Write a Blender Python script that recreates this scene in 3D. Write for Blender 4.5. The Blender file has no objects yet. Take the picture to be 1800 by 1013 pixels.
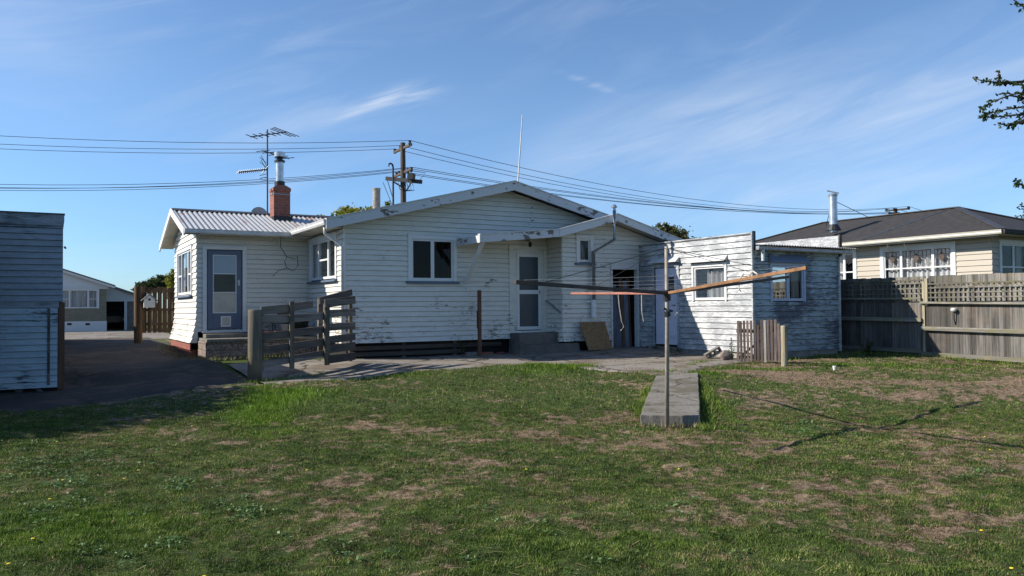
import bpy, math, random
import numpy as np
from mathutils import Matrix, Vector
random.seed(7); RNG = np.random.default_rng(7)
# ------------------------------------------------------------------ camera, sky, sun
SC = bpy.context.scene
COL = SC.collection
FPX, CX, CY, EYE = 1400.0, 900.0, 506.5, 1.6
TH, PI_, RO = math.radians(30), math.atan(32.5/1400), 0.008
FW = np.array([math.sin(TH)*math.cos(PI_), math.cos(TH)*math.cos(PI_), math.sin(PI_)])
_rt = np.array([math.cos(TH), -math.sin(TH), 0]); _up = np.cross(_rt, FW)
RT = _rt*math.cos(RO)-_up*math.sin(RO); UP = _up*math.cos(RO)+_rt*math.sin(RO)
CAMP = np.array([0, 0, EYE])
def ray(px, py): return FW+RT*(px-CX)/FPX-UP*(py-CY)/FPX
def onX(px, py, x): d = ray(px, py); return CAMP+d*(x/d[0])
def onY(px, py, y): d = ray(px, py); return CAMP+d*(y/d[1])
def onZ(px, py, z): d = ray(px, py); return CAMP+d*((z-EYE)/d[2])
def dep(px, py, d): return CAMP+ray(px, py)*d
cam = bpy.data.cameras.new('camera'); camo = bpy.data.objects.new('camera', cam); COL.objects.link(camo)
cam.sensor_width = 36; cam.lens = 28.0; cam.clip_end = 3000; cam.clip_start = 0.05
M = Matrix([[RT[0], UP[0], -FW[0], 0], [RT[1], UP[1], -FW[1], 0], [RT[2], UP[2], -FW[2], EYE], [0, 0, 0, 1]])
camo.matrix_world = M
SC.camera = camo
SC.view_settings.view_transform = 'Standard'; SC.view_settings.look = 'None'
SC.view_settings.exposure = 0.65; SC.view_settings.gamma = 1.0
SUN = np.array([-1.37, .69, 1.0]); SUN /= np.linalg.norm(SUN)
sl = bpy.data.lights.new('sun', 'SUN'); slo = bpy.data.objects.new('sun', sl); COL.objects.link(slo)
sl.energy = 5.0; sl.angle = math.radians(0.5); sl.color = (1.0, .93, .82)
slo.rotation_euler = Vector(SUN).to_track_quat('Z', 'Y').to_euler(); slo.location = (-20, 20, 20)

class NT:
    """tiny node helper"""
    def __init__(s, nt): s.t = nt; nt.nodes.clear()
    def n(s, ty, props=None, **ins):
        nd = s.t.nodes.new(ty)
        for k, v in (props or {}).items(): setattr(nd, k, v)
        for k, v in ins.items():
            key = int(k[1:]) if k[0] == 'i' and k[1:].isdigit() else k.replace('_', ' ')
            sk = nd.inputs[key]
            if isinstance(v, tuple) and len(v) == 2 and hasattr(v[0], 'outputs'): s.t.links.new(v[0].outputs[v[1]], sk)
            elif hasattr(v, 'outputs'): s.t.links.new(v.outputs[0], sk)
            else: sk.default_value = v
        return nd
    def math(s, op, a, b=0.0, c=None, clamp=False):
        kw = dict(i0=a, i1=b)
        if c is not None: kw['i2'] = c
        return s.n('ShaderNodeMath', dict(operation=op, use_clamp=clamp), **kw)
    def noise(s, vec, scale, detail=3.0, rough=.55, dist=0.0):
        return s.n('ShaderNodeTexNoise', None, Vector=vec, Scale=scale, Detail=detail, Roughness=rough, Distortion=dist)
    def vmul(s, vec, v): return s.n('ShaderNodeVectorMath', dict(operation='MULTIPLY'), i0=vec, i1=v)
    def ramp(s, f, stops, interp='LINEAR'):
        r = s.n('ShaderNodeValToRGB', None, Fac=f); e = r.color_ramp.elements; r.color_ramp.interpolation = interp
        while len(e) < len(stops): e.new(.5)
        for q, (p, c) in zip(e, stops):
            q.position = p; q.color = (c, c, c, 1) if not isinstance(c, tuple) else (*c, 1)
        return r
    def step(s, f, lo, hi):
        return s.n('ShaderNodeMapRange', dict(interpolation_type='SMOOTHSTEP'), Value=f, i1=lo, i2=hi)
    def mix(s, fac, a, b, blend='MIX'):
        nd = s.t.nodes.new('ShaderNodeMix'); nd.data_type = 'RGBA'; nd.blend_type = blend
        for idx, v in ((0, fac), (6, a), (7, b)):
            if hasattr(v, 'outputs'): s.t.links.new(v.outputs[2] if v.bl_idname == 'ShaderNodeMix' else v.outputs[0], nd.inputs[idx])
            elif isinstance(v, tuple) and hasattr(v[0], 'outputs'): s.t.links.new(v[0].outputs[v[1]], nd.inputs[idx])
            else: nd.inputs[idx].default_value = (*v, 1) if isinstance(v, tuple) else v
        return nd
def out2(v): return (v, 2) if hasattr(v, 'bl_idname') and v.bl_idname == 'ShaderNodeMix' else v

# ---- world
W = bpy.data.worlds.new('World'); SC.world = W; W.use_nodes = True
w = NT(W.node_tree)
sky = w.n('ShaderNodeTexSky', dict(sky_type='NISHITA', sun_disc=False, sun_elevation=math.asin(SUN[2]),
          sun_rotation=math.atan2(SUN[0], SUN[1]), air_density=1.0, dust_density=0.25, ozone_density=2.6, altitude=50))
tc = w.n('ShaderNodeTexCoord')
# direction components in the camera-heading frame (fixed directions in the world)
def wdot(v): return (w.n('ShaderNodeVectorMath', dict(operation='DOT_PRODUCT'), i0=(tc, 0), i1=tuple(float(q) for q in v)), 1)
fx, fy, fz = wdot((math.sin(TH), math.cos(TH), 0)), wdot((math.cos(TH), -math.sin(TH), 0)), wdot((0, 0, 1))
zz = w.math('MAXIMUM', fz, 0.03)
az = w.math('ARCTAN2', fy, fx); el = w.math('ARCSINE', fz)
# cirrus streaks: stretched noise on the dome in azimuth/elevation, tilted
uu = w.math('ADD', w.math('MULTIPLY', az, 1.0), w.math('MULTIPLY', el, 0.35))
vv = w.math('SUBTRACT', w.math('MULTIPLY', el, 1.0), w.math('MULTIPLY', az, 0.28))
cv = w.n('ShaderNodeCombineXYZ', None, X=w.math('MULTIPLY', uu, 2.2), Y=w.math('MULTIPLY', vv, 11.0), Z=0.0)
n1 = w.noise(cv, 1.6, 7, .58, .9)
big = w.noise(w.n('ShaderNodeCombineXYZ', None, X=w.math('MULTIPLY', az, 1.5), Y=w.math('MULTIPLY', el, 4.0), Z=3.3), 1.3, 3, .5)
fil = w.noise(w.n('ShaderNodeCombineXYZ', None, X=w.math('MULTIPLY', uu, 6), Y=w.math('MULTIPLY', vv, 60.0), Z=1.0), 1.5, 4, .6, .6)
base = w.math('MULTIPLY', w.step(n1, .42, .80), w.step(big, .36, .72))
def blob(px, py, rx, ry, tilt, amt):
    d = ray(px, py); d = d/np.linalg.norm(d)
    a0 = math.atan2(d @ np.array([math.cos(TH), -math.sin(TH), 0]), d @ np.array([math.sin(TH), math.cos(TH), 0])); e0 = math.asin(d[2])
    da = w.math('SUBTRACT', az, a0); de = w.math('SUBTRACT', el, e0)
    p = w.math('ADD', w.math('MULTIPLY', da, math.cos(tilt)/rx), w.math('MULTIPLY', de, math.sin(tilt)/rx))
    q = w.math('SUBTRACT', w.math('MULTIPLY', de, math.cos(tilt)/ry), w.math('MULTIPLY', da, math.sin(tilt)/ry))
    r2 = w.math('ADD', w.math('MULTIPLY', p, p), w.math('MULTIPLY', q, q))
    return w.math('MULTIPLY', w.math('EXPONENT', w.math('MULTIPLY', r2, -1.0)), amt)
acc = w.math('MULTIPLY', base, .36)
for b in [(1450, 300, .36, .085, .13, .85), (1230, 225, .16, .035, .12, .9), (1000, 250, .10, .03, .5, .5), (30, 60, .10, .06, 0, .8),
          (1620, 200, .2, .04, .35, .6), (560, 215, .12, .02, .2, .5)]:
    bb = w.math('MULTIPLY', blob(*b), w.math('ADD', w.math('MULTIPLY', w.step(n1, .25, .8), .65), w.math('MULTIPLY', fil, .5)))
    acc = w.math('ADD', acc, w.math('MULTIPLY', bb, .8))
for b in [(708, 172, .038, .012, .20, 1.1), (640, 192, .05, .006, .42, .8), (1040, 148, .028, .004, -.35, .9)]:
    bb = w.math('MULTIPLY', blob(*b), w.step(fil, .25, .75)); acc = w.math('ADD', acc, bb)
cl = w.math('MULTIPLY', acc, .44, clamp=True)
skyc = w.mix(1.0, sky, (.90, 1.05, 1.21), 'MULTIPLY')
hor = w.step(el, .30, .0)
skyc = w.mix(hor, skyc, w.mix(1.0, skyc, (.68, .84, 1.05), 'MULTIPLY'))
mixc = w.mix(cl, skyc, (6.4, 6.9, 7.6))
bg = w.n('ShaderNodeBackground', None, Color=out2(mixc), Strength=0.085)
w.n('ShaderNodeOutputWorld', None, Surface=bg)

# ------------------------------------------------------------------ materials
MATS = {}
def newmat(name):
    m = bpy.data.materials.new(name); m.use_nodes = True; MATS[name] = m
    return m, NT(m.node_tree)
def finish(t, col, rough=.7, bump=None, bstr=.3, metal=0.0, spec=.4, extra=None, bdist=.01):
    kw = dict(Base_Color=out2(col) if not isinstance(col, tuple) or hasattr(col[0], 'outputs') else (*col, 1), Roughness=rough, Metallic=metal)
    p = t.n('ShaderNodeBsdfPrincipled', None, **kw)
    p.inputs['Specular IOR Level'].default_value = spec
    if bump is not None:
        b = t.n('ShaderNodeBump', None, Height=bump, Strength=bstr, Distance=bdist); t.t.links.new(b.outputs[0], p.inputs['Normal'])
    t.n('ShaderNodeOutputMaterial', None, Surface=p)
    return p
def paint(name, col, under=(.12, .10, .085), thr=.66, dirt=.25, zlow=None, rough=.55, stretch=(7, 7, 34), low=1.1, soft=.03, pitch=.125, dirtcol=(.35, .33, .28), dscale=1.0):
    m, t = newmat(name); g = t.n('ShaderNodeNewGeometry'); P = g
    fine = t.noise(t.vmul(P, stretch), 1.0, 6, .65); lo = t.noise(P, low, 3, .5)
    f = t.math('ADD', t.math('MULTIPLY', fine, .6), t.math('MULTIPLY', lo, .4))
    if zlow is not None:      # paint fails first near the bottom boards
        z = t.n('ShaderNodeSeparateXYZ', None, Vector=P)
        zf = t.n('ShaderNodeMapRange', None, Value=(z, 2), i1=zlow[0], i2=zlow[1], i3=zlow[2], i4=0.0)
        f = t.math('ADD', f, zf)
    mask = t.step(f, thr, thr+soft)
    d1 = t.noise(t.vmul(P, (1.2*dscale, 1.2*dscale, 5*dscale)), 2.0, 6, .65)
    d2 = t.noise(t.vmul(P, (14, 14, 40)), 1.0, 4, .7)
    z = t.n('ShaderNodeSeparateXYZ', None, Vector=P)
    row = t.n('ShaderNodeTexWhiteNoise', dict(noise_dimensions='1D'), W=t.math('FLOOR', t.math('DIVIDE', (z, 2), pitch)))
    rowv = t.math('MULTIPLY', t.math('SUBTRACT', (row, 0), .5), .09)
    dm = t.math('ADD', t.math('MULTIPLY', t.step(t.math('ADD', t.math('MULTIPLY', d1, .6), t.math('MULTIPLY', d2, .4)), .38, .68), dirt), rowv, clamp=True)
    c = t.mix(dm, col, dirtcol); un = t.mix((d2, 0), tuple(.5*q for q in under), tuple(1.6*q for q in under))
    c = t.mix(mask, c, un)
    h = t.math('SUBTRACT', t.math('MULTIPLY', d2, .3), mask)
    finish(t, c, rough, h, .35, bdist=.004); return m
def plain(name, col, rough=.6, var=.25, scale=8, metal=0, bump=.15, col2=None, stretch=(1, 1, 1)):
    m, t = newmat(name); g = t.n('ShaderNodeNewGeometry')
    n = t.noise(t.vmul(g, stretch), scale, 6, .65)
    c2 = col2 or tuple(q*(1-var) for q in col)
    c = t.mix(t.step(n, .32, .70), col, c2)
    finish(t, c, rough, n, bump, metal, bdist=.005); return m
def wood(name, c1, c2, axis='z', board=.15, baxis='y', moss=None, rough=.85, amt=1.0):
    m, t = newmat(name); g = t.n('ShaderNodeNewGeometry')
    st = {'z': (22, 22, 1.6), 'x': (1.6, 22, 30), 'y': (22, 1.6, 30), 'h': (2.2, 2.2, 34)}[axis]
    n = t.noise(t.vmul(g, st), 1.0, 6, .7, .4); lo = t.noise(g, 1.5, 4, .6)
    c = t.mix(t.step(n, .3, .7), c1, c2)
    s = t.n('ShaderNodeSeparateXYZ', None, Vector=g)
    idx = {'x': 0, 'y': 1, 'z': 2}[baxis]
    row = t.n('ShaderNodeTexWhiteNoise', dict(noise_dimensions='1D'), W=t.math('FLOOR', t.math('DIVIDE', (s, idx), board)))
    c = t.mix(t.math('MULTIPLY', t.step((row, 0), .1, 1.0), .8*amt), c, tuple(q*.45 for q in c2))
    kn = t.noise(t.vmul(g, tuple(q*.35 for q in st)), 1.0, 5, .7); c = t.mix(t.math('MULTIPLY', t.step(kn, .5, .66), .6), c, tuple(q*.3 for q in c2))
    c = t.mix(t.math('MULTIPLY', t.step(lo, .5, .72), .35), c, (c1[0]*1.05, c1[1]*.8, c1[2]*.62))
    if moss:
        c = t.mix(t.math('MULTIPLY', t.step(t.noise(g, 6, 5, .7), .42, .62), moss), c, (.16, .15, .045))
    finish(t, c, rough, n, .5, bdist=.006, spec=.2); return m

paint('paint_house', (.66, .64, .58), thr=.615, dirt=.40, zlow=(.7, 2.0, .085), dirtcol=(.36, .355, .32))
paint('paint_trim', (.66, .665, .66), thr=.64, dirt=.22, stretch=(5, 5, 5), dirtcol=(.45, .44, .4))
paint('paint_barge', (.53, .535, .54), thr=.55, dirt=.35, stretch=(4.5, 4.5, 9), low=1.6, dirtcol=(.40, .41, .42))
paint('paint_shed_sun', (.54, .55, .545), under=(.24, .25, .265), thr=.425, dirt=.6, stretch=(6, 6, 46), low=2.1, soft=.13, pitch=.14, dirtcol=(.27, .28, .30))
paint('paint_shed_shade', (.37, .43, .44), under=(.085, .09, .105), thr=.45, dirt=.6, stretch=(6, 6, 46), low=1.3, soft=.12, pitch=.14, dirtcol=(.20, .24, .27))  # shed paint with its shade put in, darker and bluer; heavier wear too
paint('paint_left_shed', (.37, .44, .48), under=(.04, .04, .05), thr=.555, dirt=.55, stretch=(3, 3, 24), low=1.2, soft=.06, pitch=.185, dirtcol=(.19, .235, .28))
paint('paint_left_shed_top', (.27, .30, .34), under=(.07, .08, .095), thr=.53, dirt=.6, stretch=(2, 2, 20), low=1.2, soft=.12, pitch=.185, dirtcol=(.13, .155, .19))
paint('paint_blue_door', (.105, .13, .185), under=(.05, .05, .06), thr=.66, dirt=.3, stretch=(9, 9, 5), dirtcol=(.05, .08, .16))
paint('paint_sill', (.10, .14, .21), thr=.70, dirt=.3, dirtcol=(.07, .08, .11))
paint('paint_lilac', (.66, .64, .74), thr=.70, dirt=.35, stretch=(6, 6, 3), dirtcol=(.42, .40, .46))
paint('paint_blue_frame', (.42, .47, .58), thr=.70, dirt=.3, dirtcol=(.25, .28, .36))
paint('paint_cream', (.37, .33, .27), thr=.80, dirt=.15, pitch=.18, dirtcol=(.34, .30, .23))
paint('paint_white_far', (.60, .61, .61), thr=.85, dirt=.12)
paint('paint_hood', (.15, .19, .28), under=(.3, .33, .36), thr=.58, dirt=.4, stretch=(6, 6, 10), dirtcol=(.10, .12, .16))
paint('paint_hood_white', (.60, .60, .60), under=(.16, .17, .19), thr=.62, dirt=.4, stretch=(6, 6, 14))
plain('soffit', (.50, .47, .40), .7, .25, 3)
plain('dark_interior', (.018, .015, .013), .9)  # near-black tone paints in the shade of rooms, passage and underfloor
plain('interior_wall', (.045, .033, .024), .9)
plain('roof_dark', (.024, .021, .020), .8, .35, 5, bump=.3, col2=(.040, .036, .034))
plain('ridge_cap', (.055, .053, .056), .5, .3, 4)
plain('gutter_white', (.58, .58, .57), .45, .25, 5)
plain('gutter_cream', (.50, .47, .40), .45, .15, 5)
plain('pvc', (.60, .62, .63), .45, .2, 7)
plain('galv', (.42, .44, .46), .38, .35, 9, metal=.75)
plain('flue_metal', (.55, .57, .60), .35, .35, 6, metal=.7)
plain('dark_metal', (.03, .03, .033), .5, .3, 9, metal=.3)
plain('antenna_metal', (.10, .10, .105), .45, .3, 9, metal=.6)
plain('rust_pipe', (.23, .185, .14), .8, .5, 10, col2=(.34, .31, .26))
plain('wire', (.02, .02, .022), .6)
plain('wire_light', (.38, .38, .38), .5)
plain('concrete_light', (.20, .185, .165), .95, .45, 4, bump=.5, col2=(.115, .11, .09))
plain('foundation', (.14, .125, .115), .95, .4, 3)
plain('plinth', (.33, .30, .27), .9, .4, 4, bump=.4)
plain('rust_red', (.28, .09, .07), .8, .4, 6)
plain('terracotta', (.34, .12, .07), .8, .4, 12)
plain('dish_grey', (.36, .37, .38), .5, .2, 6)
plain('bark', (.06, .045, .035), .9, .5, 14, bump=.6, stretch=(1, 1, .3))
plain('pole_wood', (.11, .085, .065), .9, .4, 4, stretch=(6, 6, .6))
plain('rock', (.24, .19, .165), .9, .45, 9, bump=.6)
plain('rope', (.62, .58, .5), .8)
plain('grey_plastic', (.30, .30, .31), .5, .2)
plain('white_plastic', (.72, .72, .70), .45, .2)
plain('pink_cord', (.36, .15, .11), .6, .3)
plain('yellow_petal', (.75, .52, .02), .7, .1)
plain('particle_board', (.27, .165, .08), .85, .45, 14, bump=.2)
plain('brown_post', (.16, .075, .045), .85, .45, 5, stretch=(5, 5, .7))
plain('orange_wood', (.30, .15, .07), .8, .4, 4, col2=(.15, .08, .04))
plain('tarred', (.03, .026, .024), .7, .4, 5, col2=(.09, .06, .045))
plain('far_brick', (.22, .20, .15), .85, .2, 3)
plain('far_block', (.20, .19, .18), .9, .4, 4)
plain('car_paint', (.02, .025, .03), .3)
wood('fence_wood', (.20, .188, .172), (.095, .088, .08), 'z', .15, 'y')
wood('fence_rail', (.30, .285, .26), (.16, .15, .135), 'y', 1.0, 'z', moss=.5)
wood('lattice_wood', (.28, .265, .245), (.15, .14, .125), 'z', .15, 'y', moss=.25)
wood('yard_rail', (.27, .235, .205), (.15, .125, .108), 'h', .3, 'z')
wood('yard_post', (.27, .24, .20), (.10, .085, .07), 'z', 9, 'x', moss=.18)
wood('picket_wood', (.235, .18, .155), (.12, .09, .078), 'z', .0625, 'x', amt=.9)
wood('picket_pale', (.42, .38, .33), (.26, .22, .19), 'z', .3, 'x', amt=.3)
wood('pale_post', (.42, .38, .27), (.26, .23, .16), 'z', 9, 'x', amt=.2)
wood('brown_paling', (.20, .135, .085), (.095, .06, .038), 'z', .14, 'x')
wood('slat_wood', (.20, .17, .15), (.10, .085, .075), 'h', .2, 'z')
wood('plank_blue', (.22, .26, .32), (.11, .13, .17), 'z', .3, 'x')
wood('plank_brown', (.20, .125, .09), (.085, .05, .038), 'z', .3, 'x')

def glass_mat(name, tint=(.9, .92, .92), refl=1.0, rough=.02, frost=0.0):
    m, t = newmat(name); g = t.n('ShaderNodeNewGeometry')
    n = t.noise(g, 2.5, 3, .5)
    b = t.n('ShaderNodeBump', None, Height=n, Strength=.06, Distance=.02)
    gl = t.n('ShaderNodeBsdfGlossy', None, Color=(.85, .88, .9, 1), Roughness=rough, Normal=b)
    tr = t.n('ShaderNodeBsdfTransparent', None, Color=(*tint, 1))
    fr = t.n('ShaderNodeFresnel', None, IOR=1.5, Normal=b)
    base = tr
    if frost:
        df = t.n('ShaderNodeBsdfDiffuse', None, Color=(.42, .52, .60, 1)); base = t.n('ShaderNodeMixShader', None, i0=frost, i1=tr, i2=df)
    mx = t.n('ShaderNodeMixShader', None, i0=t.math('MULTIPLY', fr, .5*refl, clamp=True), i1=base, i2=gl)
    t.n('ShaderNodeOutputMaterial', None, Surface=mx); return m
glass_mat('glass'); glass_mat('glass_dark', (.35, .33, .3), .55); glass_mat('glass_screen', (.4, .4, .4), .8, .2, .13); glass_mat('glass_frost', (.5, .5, .5), 1.6, .25, .7)
def curtain_mat(name, col):
    m, t = newmat(name); g = t.n('ShaderNodeNewGeometry')
    n = t.noise(t.vmul(g, (14, 14, .6)), 1, 3, .5)
    finish(t, t.mix(t.step(n, .35, .65), col, tuple(q*.55 for q in col)), .9); return m
curtain_mat('curtain', (.55, .54, .55)); curtain_mat('curtain_dim', (.30, .29, .28)); curtain_mat('brown_backing', (.075, .05, .033))
# brick
def brick_mat(name, c1, c2, mortar, vert, sc=1.0, wdt=.23, h=.08):
    m, t = newmat(name); g = t.n('ShaderNodeNewGeometry'); s = t.n('ShaderNodeSeparateXYZ', None, Vector=g)
    v = t.n('ShaderNodeCombineXYZ', None, X=t.math('ADD', (s, 0), (s, 1)), Y=(s, 2), Z=0.0)
    b = t.n('ShaderNodeTexBrick', None, Vector=v, Color1=(*c1, 1), Color2=(*c2, 1), Mortar=(*mortar, 1), Scale=1.0, Mortar_Size=.009)
    b.inputs['Brick Width'].default_value = wdt; b.inputs['Row Height'].default_value = h
    n = t.noise(g, 12, 5, .7)
    c = t.mix(t.math('MULTIPLY', t.step(n, .35, .7), .5), (b, 0), tuple(q*.4 for q in c1))
    finish(t, c, .9, t.math('ADD', t.math('MULTIPLY', (b, 1), -1.0), n), .5, bdist=.01); return m
brick_mat('brick', (.36, .105, .06), (.26, .075, .05), (.20, .17, .15), 1)
brick_mat('far_brick_wall', (.23, .21, .15), (.19, .175, .125), (.26, .24, .2), 1, wdt=.3, h=.1)
# corrugated iron with rust runs
def iron(name, col, rust=.55):
    m, t = newmat(name); g = t.n('ShaderNodeNewGeometry')
    n = t.noise(t.vmul(g, (3.2, .8, 1.5)), 1.0, 6, .6); n2 = t.noise(g, 7, 5, .7)
    c = t.mix(t.math('MULTIPLY', t.step(n2, .4, .75), .35), col, tuple(q*.6 for q in col))
    c = t.mix(t.math('MULTIPLY', t.step(n, rust, rust+.14), .75), c, (.23, .12, .07))
    finish(t, c, .45, n2, .1, .25); return m
iron('iron_white', (.40, .40, .40), .56); iron('iron_grey', (.34, .36, .38), .56)
# split-face block
def blockwall():
    m, t = newmat('split_block'); g = t.n('ShaderNodeNewGeometry'); s = t.n('ShaderNodeSeparateXYZ', None, Vector=g)
    v = t.n('ShaderNodeCombineXYZ', None, X=t.math('ADD', (s, 0), (s, 1)), Y=(s, 2), Z=0.0)
    b = t.n('ShaderNodeTexBrick', None, Vector=v, Color1=(.40, .31, .26, 1), Color2=(.30, .235, .20, 1), Mortar=(.09, .075, .06, 1), Scale=1.0, Mortar_Size=.008)
    b.inputs['Brick Width'].default_value = .4; b.inputs['Row Height'].default_value = .15
    vo = t.n('ShaderNodeTexVoronoi', None, Vector=g, Scale=22.0); n = t.noise(g, 18, 6, .75)
    c = t.mix(t.step(n, .35, .68), (b, 0), (.09, .07, .06)); finish(t, c, .95, t.math('ADD', n, vo), .9, bdist=.03); return m
blockwall()
# concrete, and a drive darkened by shade painted in

def concrete_mat(name, c1, c2, dirt, crack=.9, sc=.55):
    m, t = newmat(name); g = t.n('ShaderNodeNewGeometry')
    wv = t.noise(g, 2.0, 4, .6); wp_ = t.n('ShaderNodeVectorMath', dict(operation='ADD'), i0=g, i1=t.n('ShaderNodeVectorMath', dict(operation='SCALE'), i0=(wv, 1), Scale=.55))
    vo = t.n('ShaderNodeTexVoronoi', dict(feature='DISTANCE_TO_EDGE'), Vector=wp_, Scale=sc)
    n1 = t.noise(g, 1.1, 6, .7); n2 = t.noise(g, 22, 6, .75)
    c = t.mix(t.step(n2, .3, .7), c1, c2)
    c = t.mix(t.math('MULTIPLY', t.step(n1, .46, .60), .8), c, dirt)
    c = t.mix(t.math('MULTIPLY', t.step(vo, .022, .006), crack), c, (.03, .03, .016))
    finish(t, c, .95, t.math('ADD', n2, t.step(vo, 0, .03)), .5, bdist=.012, spec=.2)
concrete_mat('concrete', (.26, .235, .205), (.17, .15, .13), (.125, .095, .068))
concrete_mat('path_concrete', (.23, .21, .185), (.135, .125, .11), (.095, .085, .055), .7, .8)
concrete_mat('shaded_drive', (.070, .060, .054), (.036, .031, .029), (.115, .080, .058), .6, .35)
def leaf_mat(name, c1, c2, c3, trans=.35):
    m, t = newmat(name); a = t.n('ShaderNodeAttribute', dict(attribute_name='rnd'))
    g = t.n('ShaderNodeNewGeometry')
    c = t.ramp((a, 2), [(0, c1), (.55, c2), (1, c3)])
    c = t.mix(t.math('MULTIPLY', t.step(t.noise(g, .9, 3, .5), .4, .65), .5), c, c2)
    d = t.n('ShaderNodeBsdfPrincipled', None, Base_Color=out2(c), Roughness=.55); d.inputs['Specular IOR Level'].default_value = .3
    tr = t.n('ShaderNodeBsdfTranslucent', None, Color=out2(c))
    t.n('ShaderNodeOutputMaterial', None, Surface=t.n('ShaderNodeMixShader', None, i0=trans, i1=d, i2=tr)); return m
leaf_mat('leaf_yellow', (.05, .08, .012), (.20, .22, .025), (.50, .40, .04))
leaf_mat('leaf_dark', (.018, .03, .012), (.035, .06, .018), (.09, .11, .03))
leaf_mat('leaf_olive', (.03, .04, .012), (.07, .08, .022), (.15, .13, .04))
leaf_mat('leaf_branch', (.018, .034, .01), (.035, .065, .018), (.07, .11, .03), .45)
leaf_mat('leaf_weed', (.03, .07, .015), (.08, .16, .035), (.26, .36, .16))
def grass_mat():
    m, t = newmat('grass'); a = t.n('ShaderNodeAttribute', dict(attribute_name='rnd')); d = t.n('ShaderNodeAttribute', dict(attribute_name='dry'))
    lu = t.n('ShaderNodeAttribute', dict(attribute_name='lush'))
    gcol = t.ramp((a, 2), [(0, (.030, .056, .012)), (.4, (.080, .130, .022)), (.75, (.165, .215, .042)), (1, (.38, .36, .15))])
    lcol = t.ramp((a, 2), [(0, (.06, .12, .010)), (.6, (.13, .24, .014)), (1, (.26, .36, .03))])
    scol = t.ramp((a, 2), [(0, (.085, .055, .032)), (.5, (.23, .16, .088)), (1, (.52, .40, .24))])
    c = t.mix(t.step((d, 2), .28, .68), gcol, scol)
    c = t.mix((lu, 2), c, lcol)
    p = t.n('ShaderNodeBsdfPrincipled', None, Base_Color=out2(c), Roughness=.6); p.inputs['Specular IOR Level'].default_value = .25
    tr = t.n('ShaderNodeBsdfTranslucent', None, Color=out2(c))
    t.n('ShaderNodeOutputMaterial', None, Surface=t.n('ShaderNodeMixShader', None, i0=.3, i1=p, i2=tr))
grass_mat()
def ground_mat():
    m, t = newmat('ground'); g = t.n('ShaderNodeNewGeometry'); d = t.n('ShaderNodeAttribute', dict(attribute_name='dry'))
    lu = t.n('ShaderNodeAttribute', dict(attribute_name='lush'))
    n1 = t.noise(g, 14, 8, .75); n2 = t.noise(g, 2.2, 5, .6); n3 = t.noise(g, 60, 4, .7)
    green = t.mix(t.step(n1, .35, .66), (.024, .038, .010), (.075, .105, .024))
    green = t.mix((lu, 2), green, (.06, .10, .014))
    dirt = t.mix(t.step(n1, .34, .66), (.085, .060, .040), (.29, .21, .14))
    f = t.math('ADD', (d, 2), t.math('ADD', t.math('MULTIPLY', t.math('SUBTRACT', n1, .5), .9), t.math('MULTIPLY', t.math('SUBTRACT', n3, .5), .6)))
    c = t.mix(t.step(f, .42, .66), green, dirt)
    finish(t, c, .95, t.math('ADD', n1, t.math('MULTIPLY', n3, .5)), .8, bdist=.03, spec=.15)
ground_mat()

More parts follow.
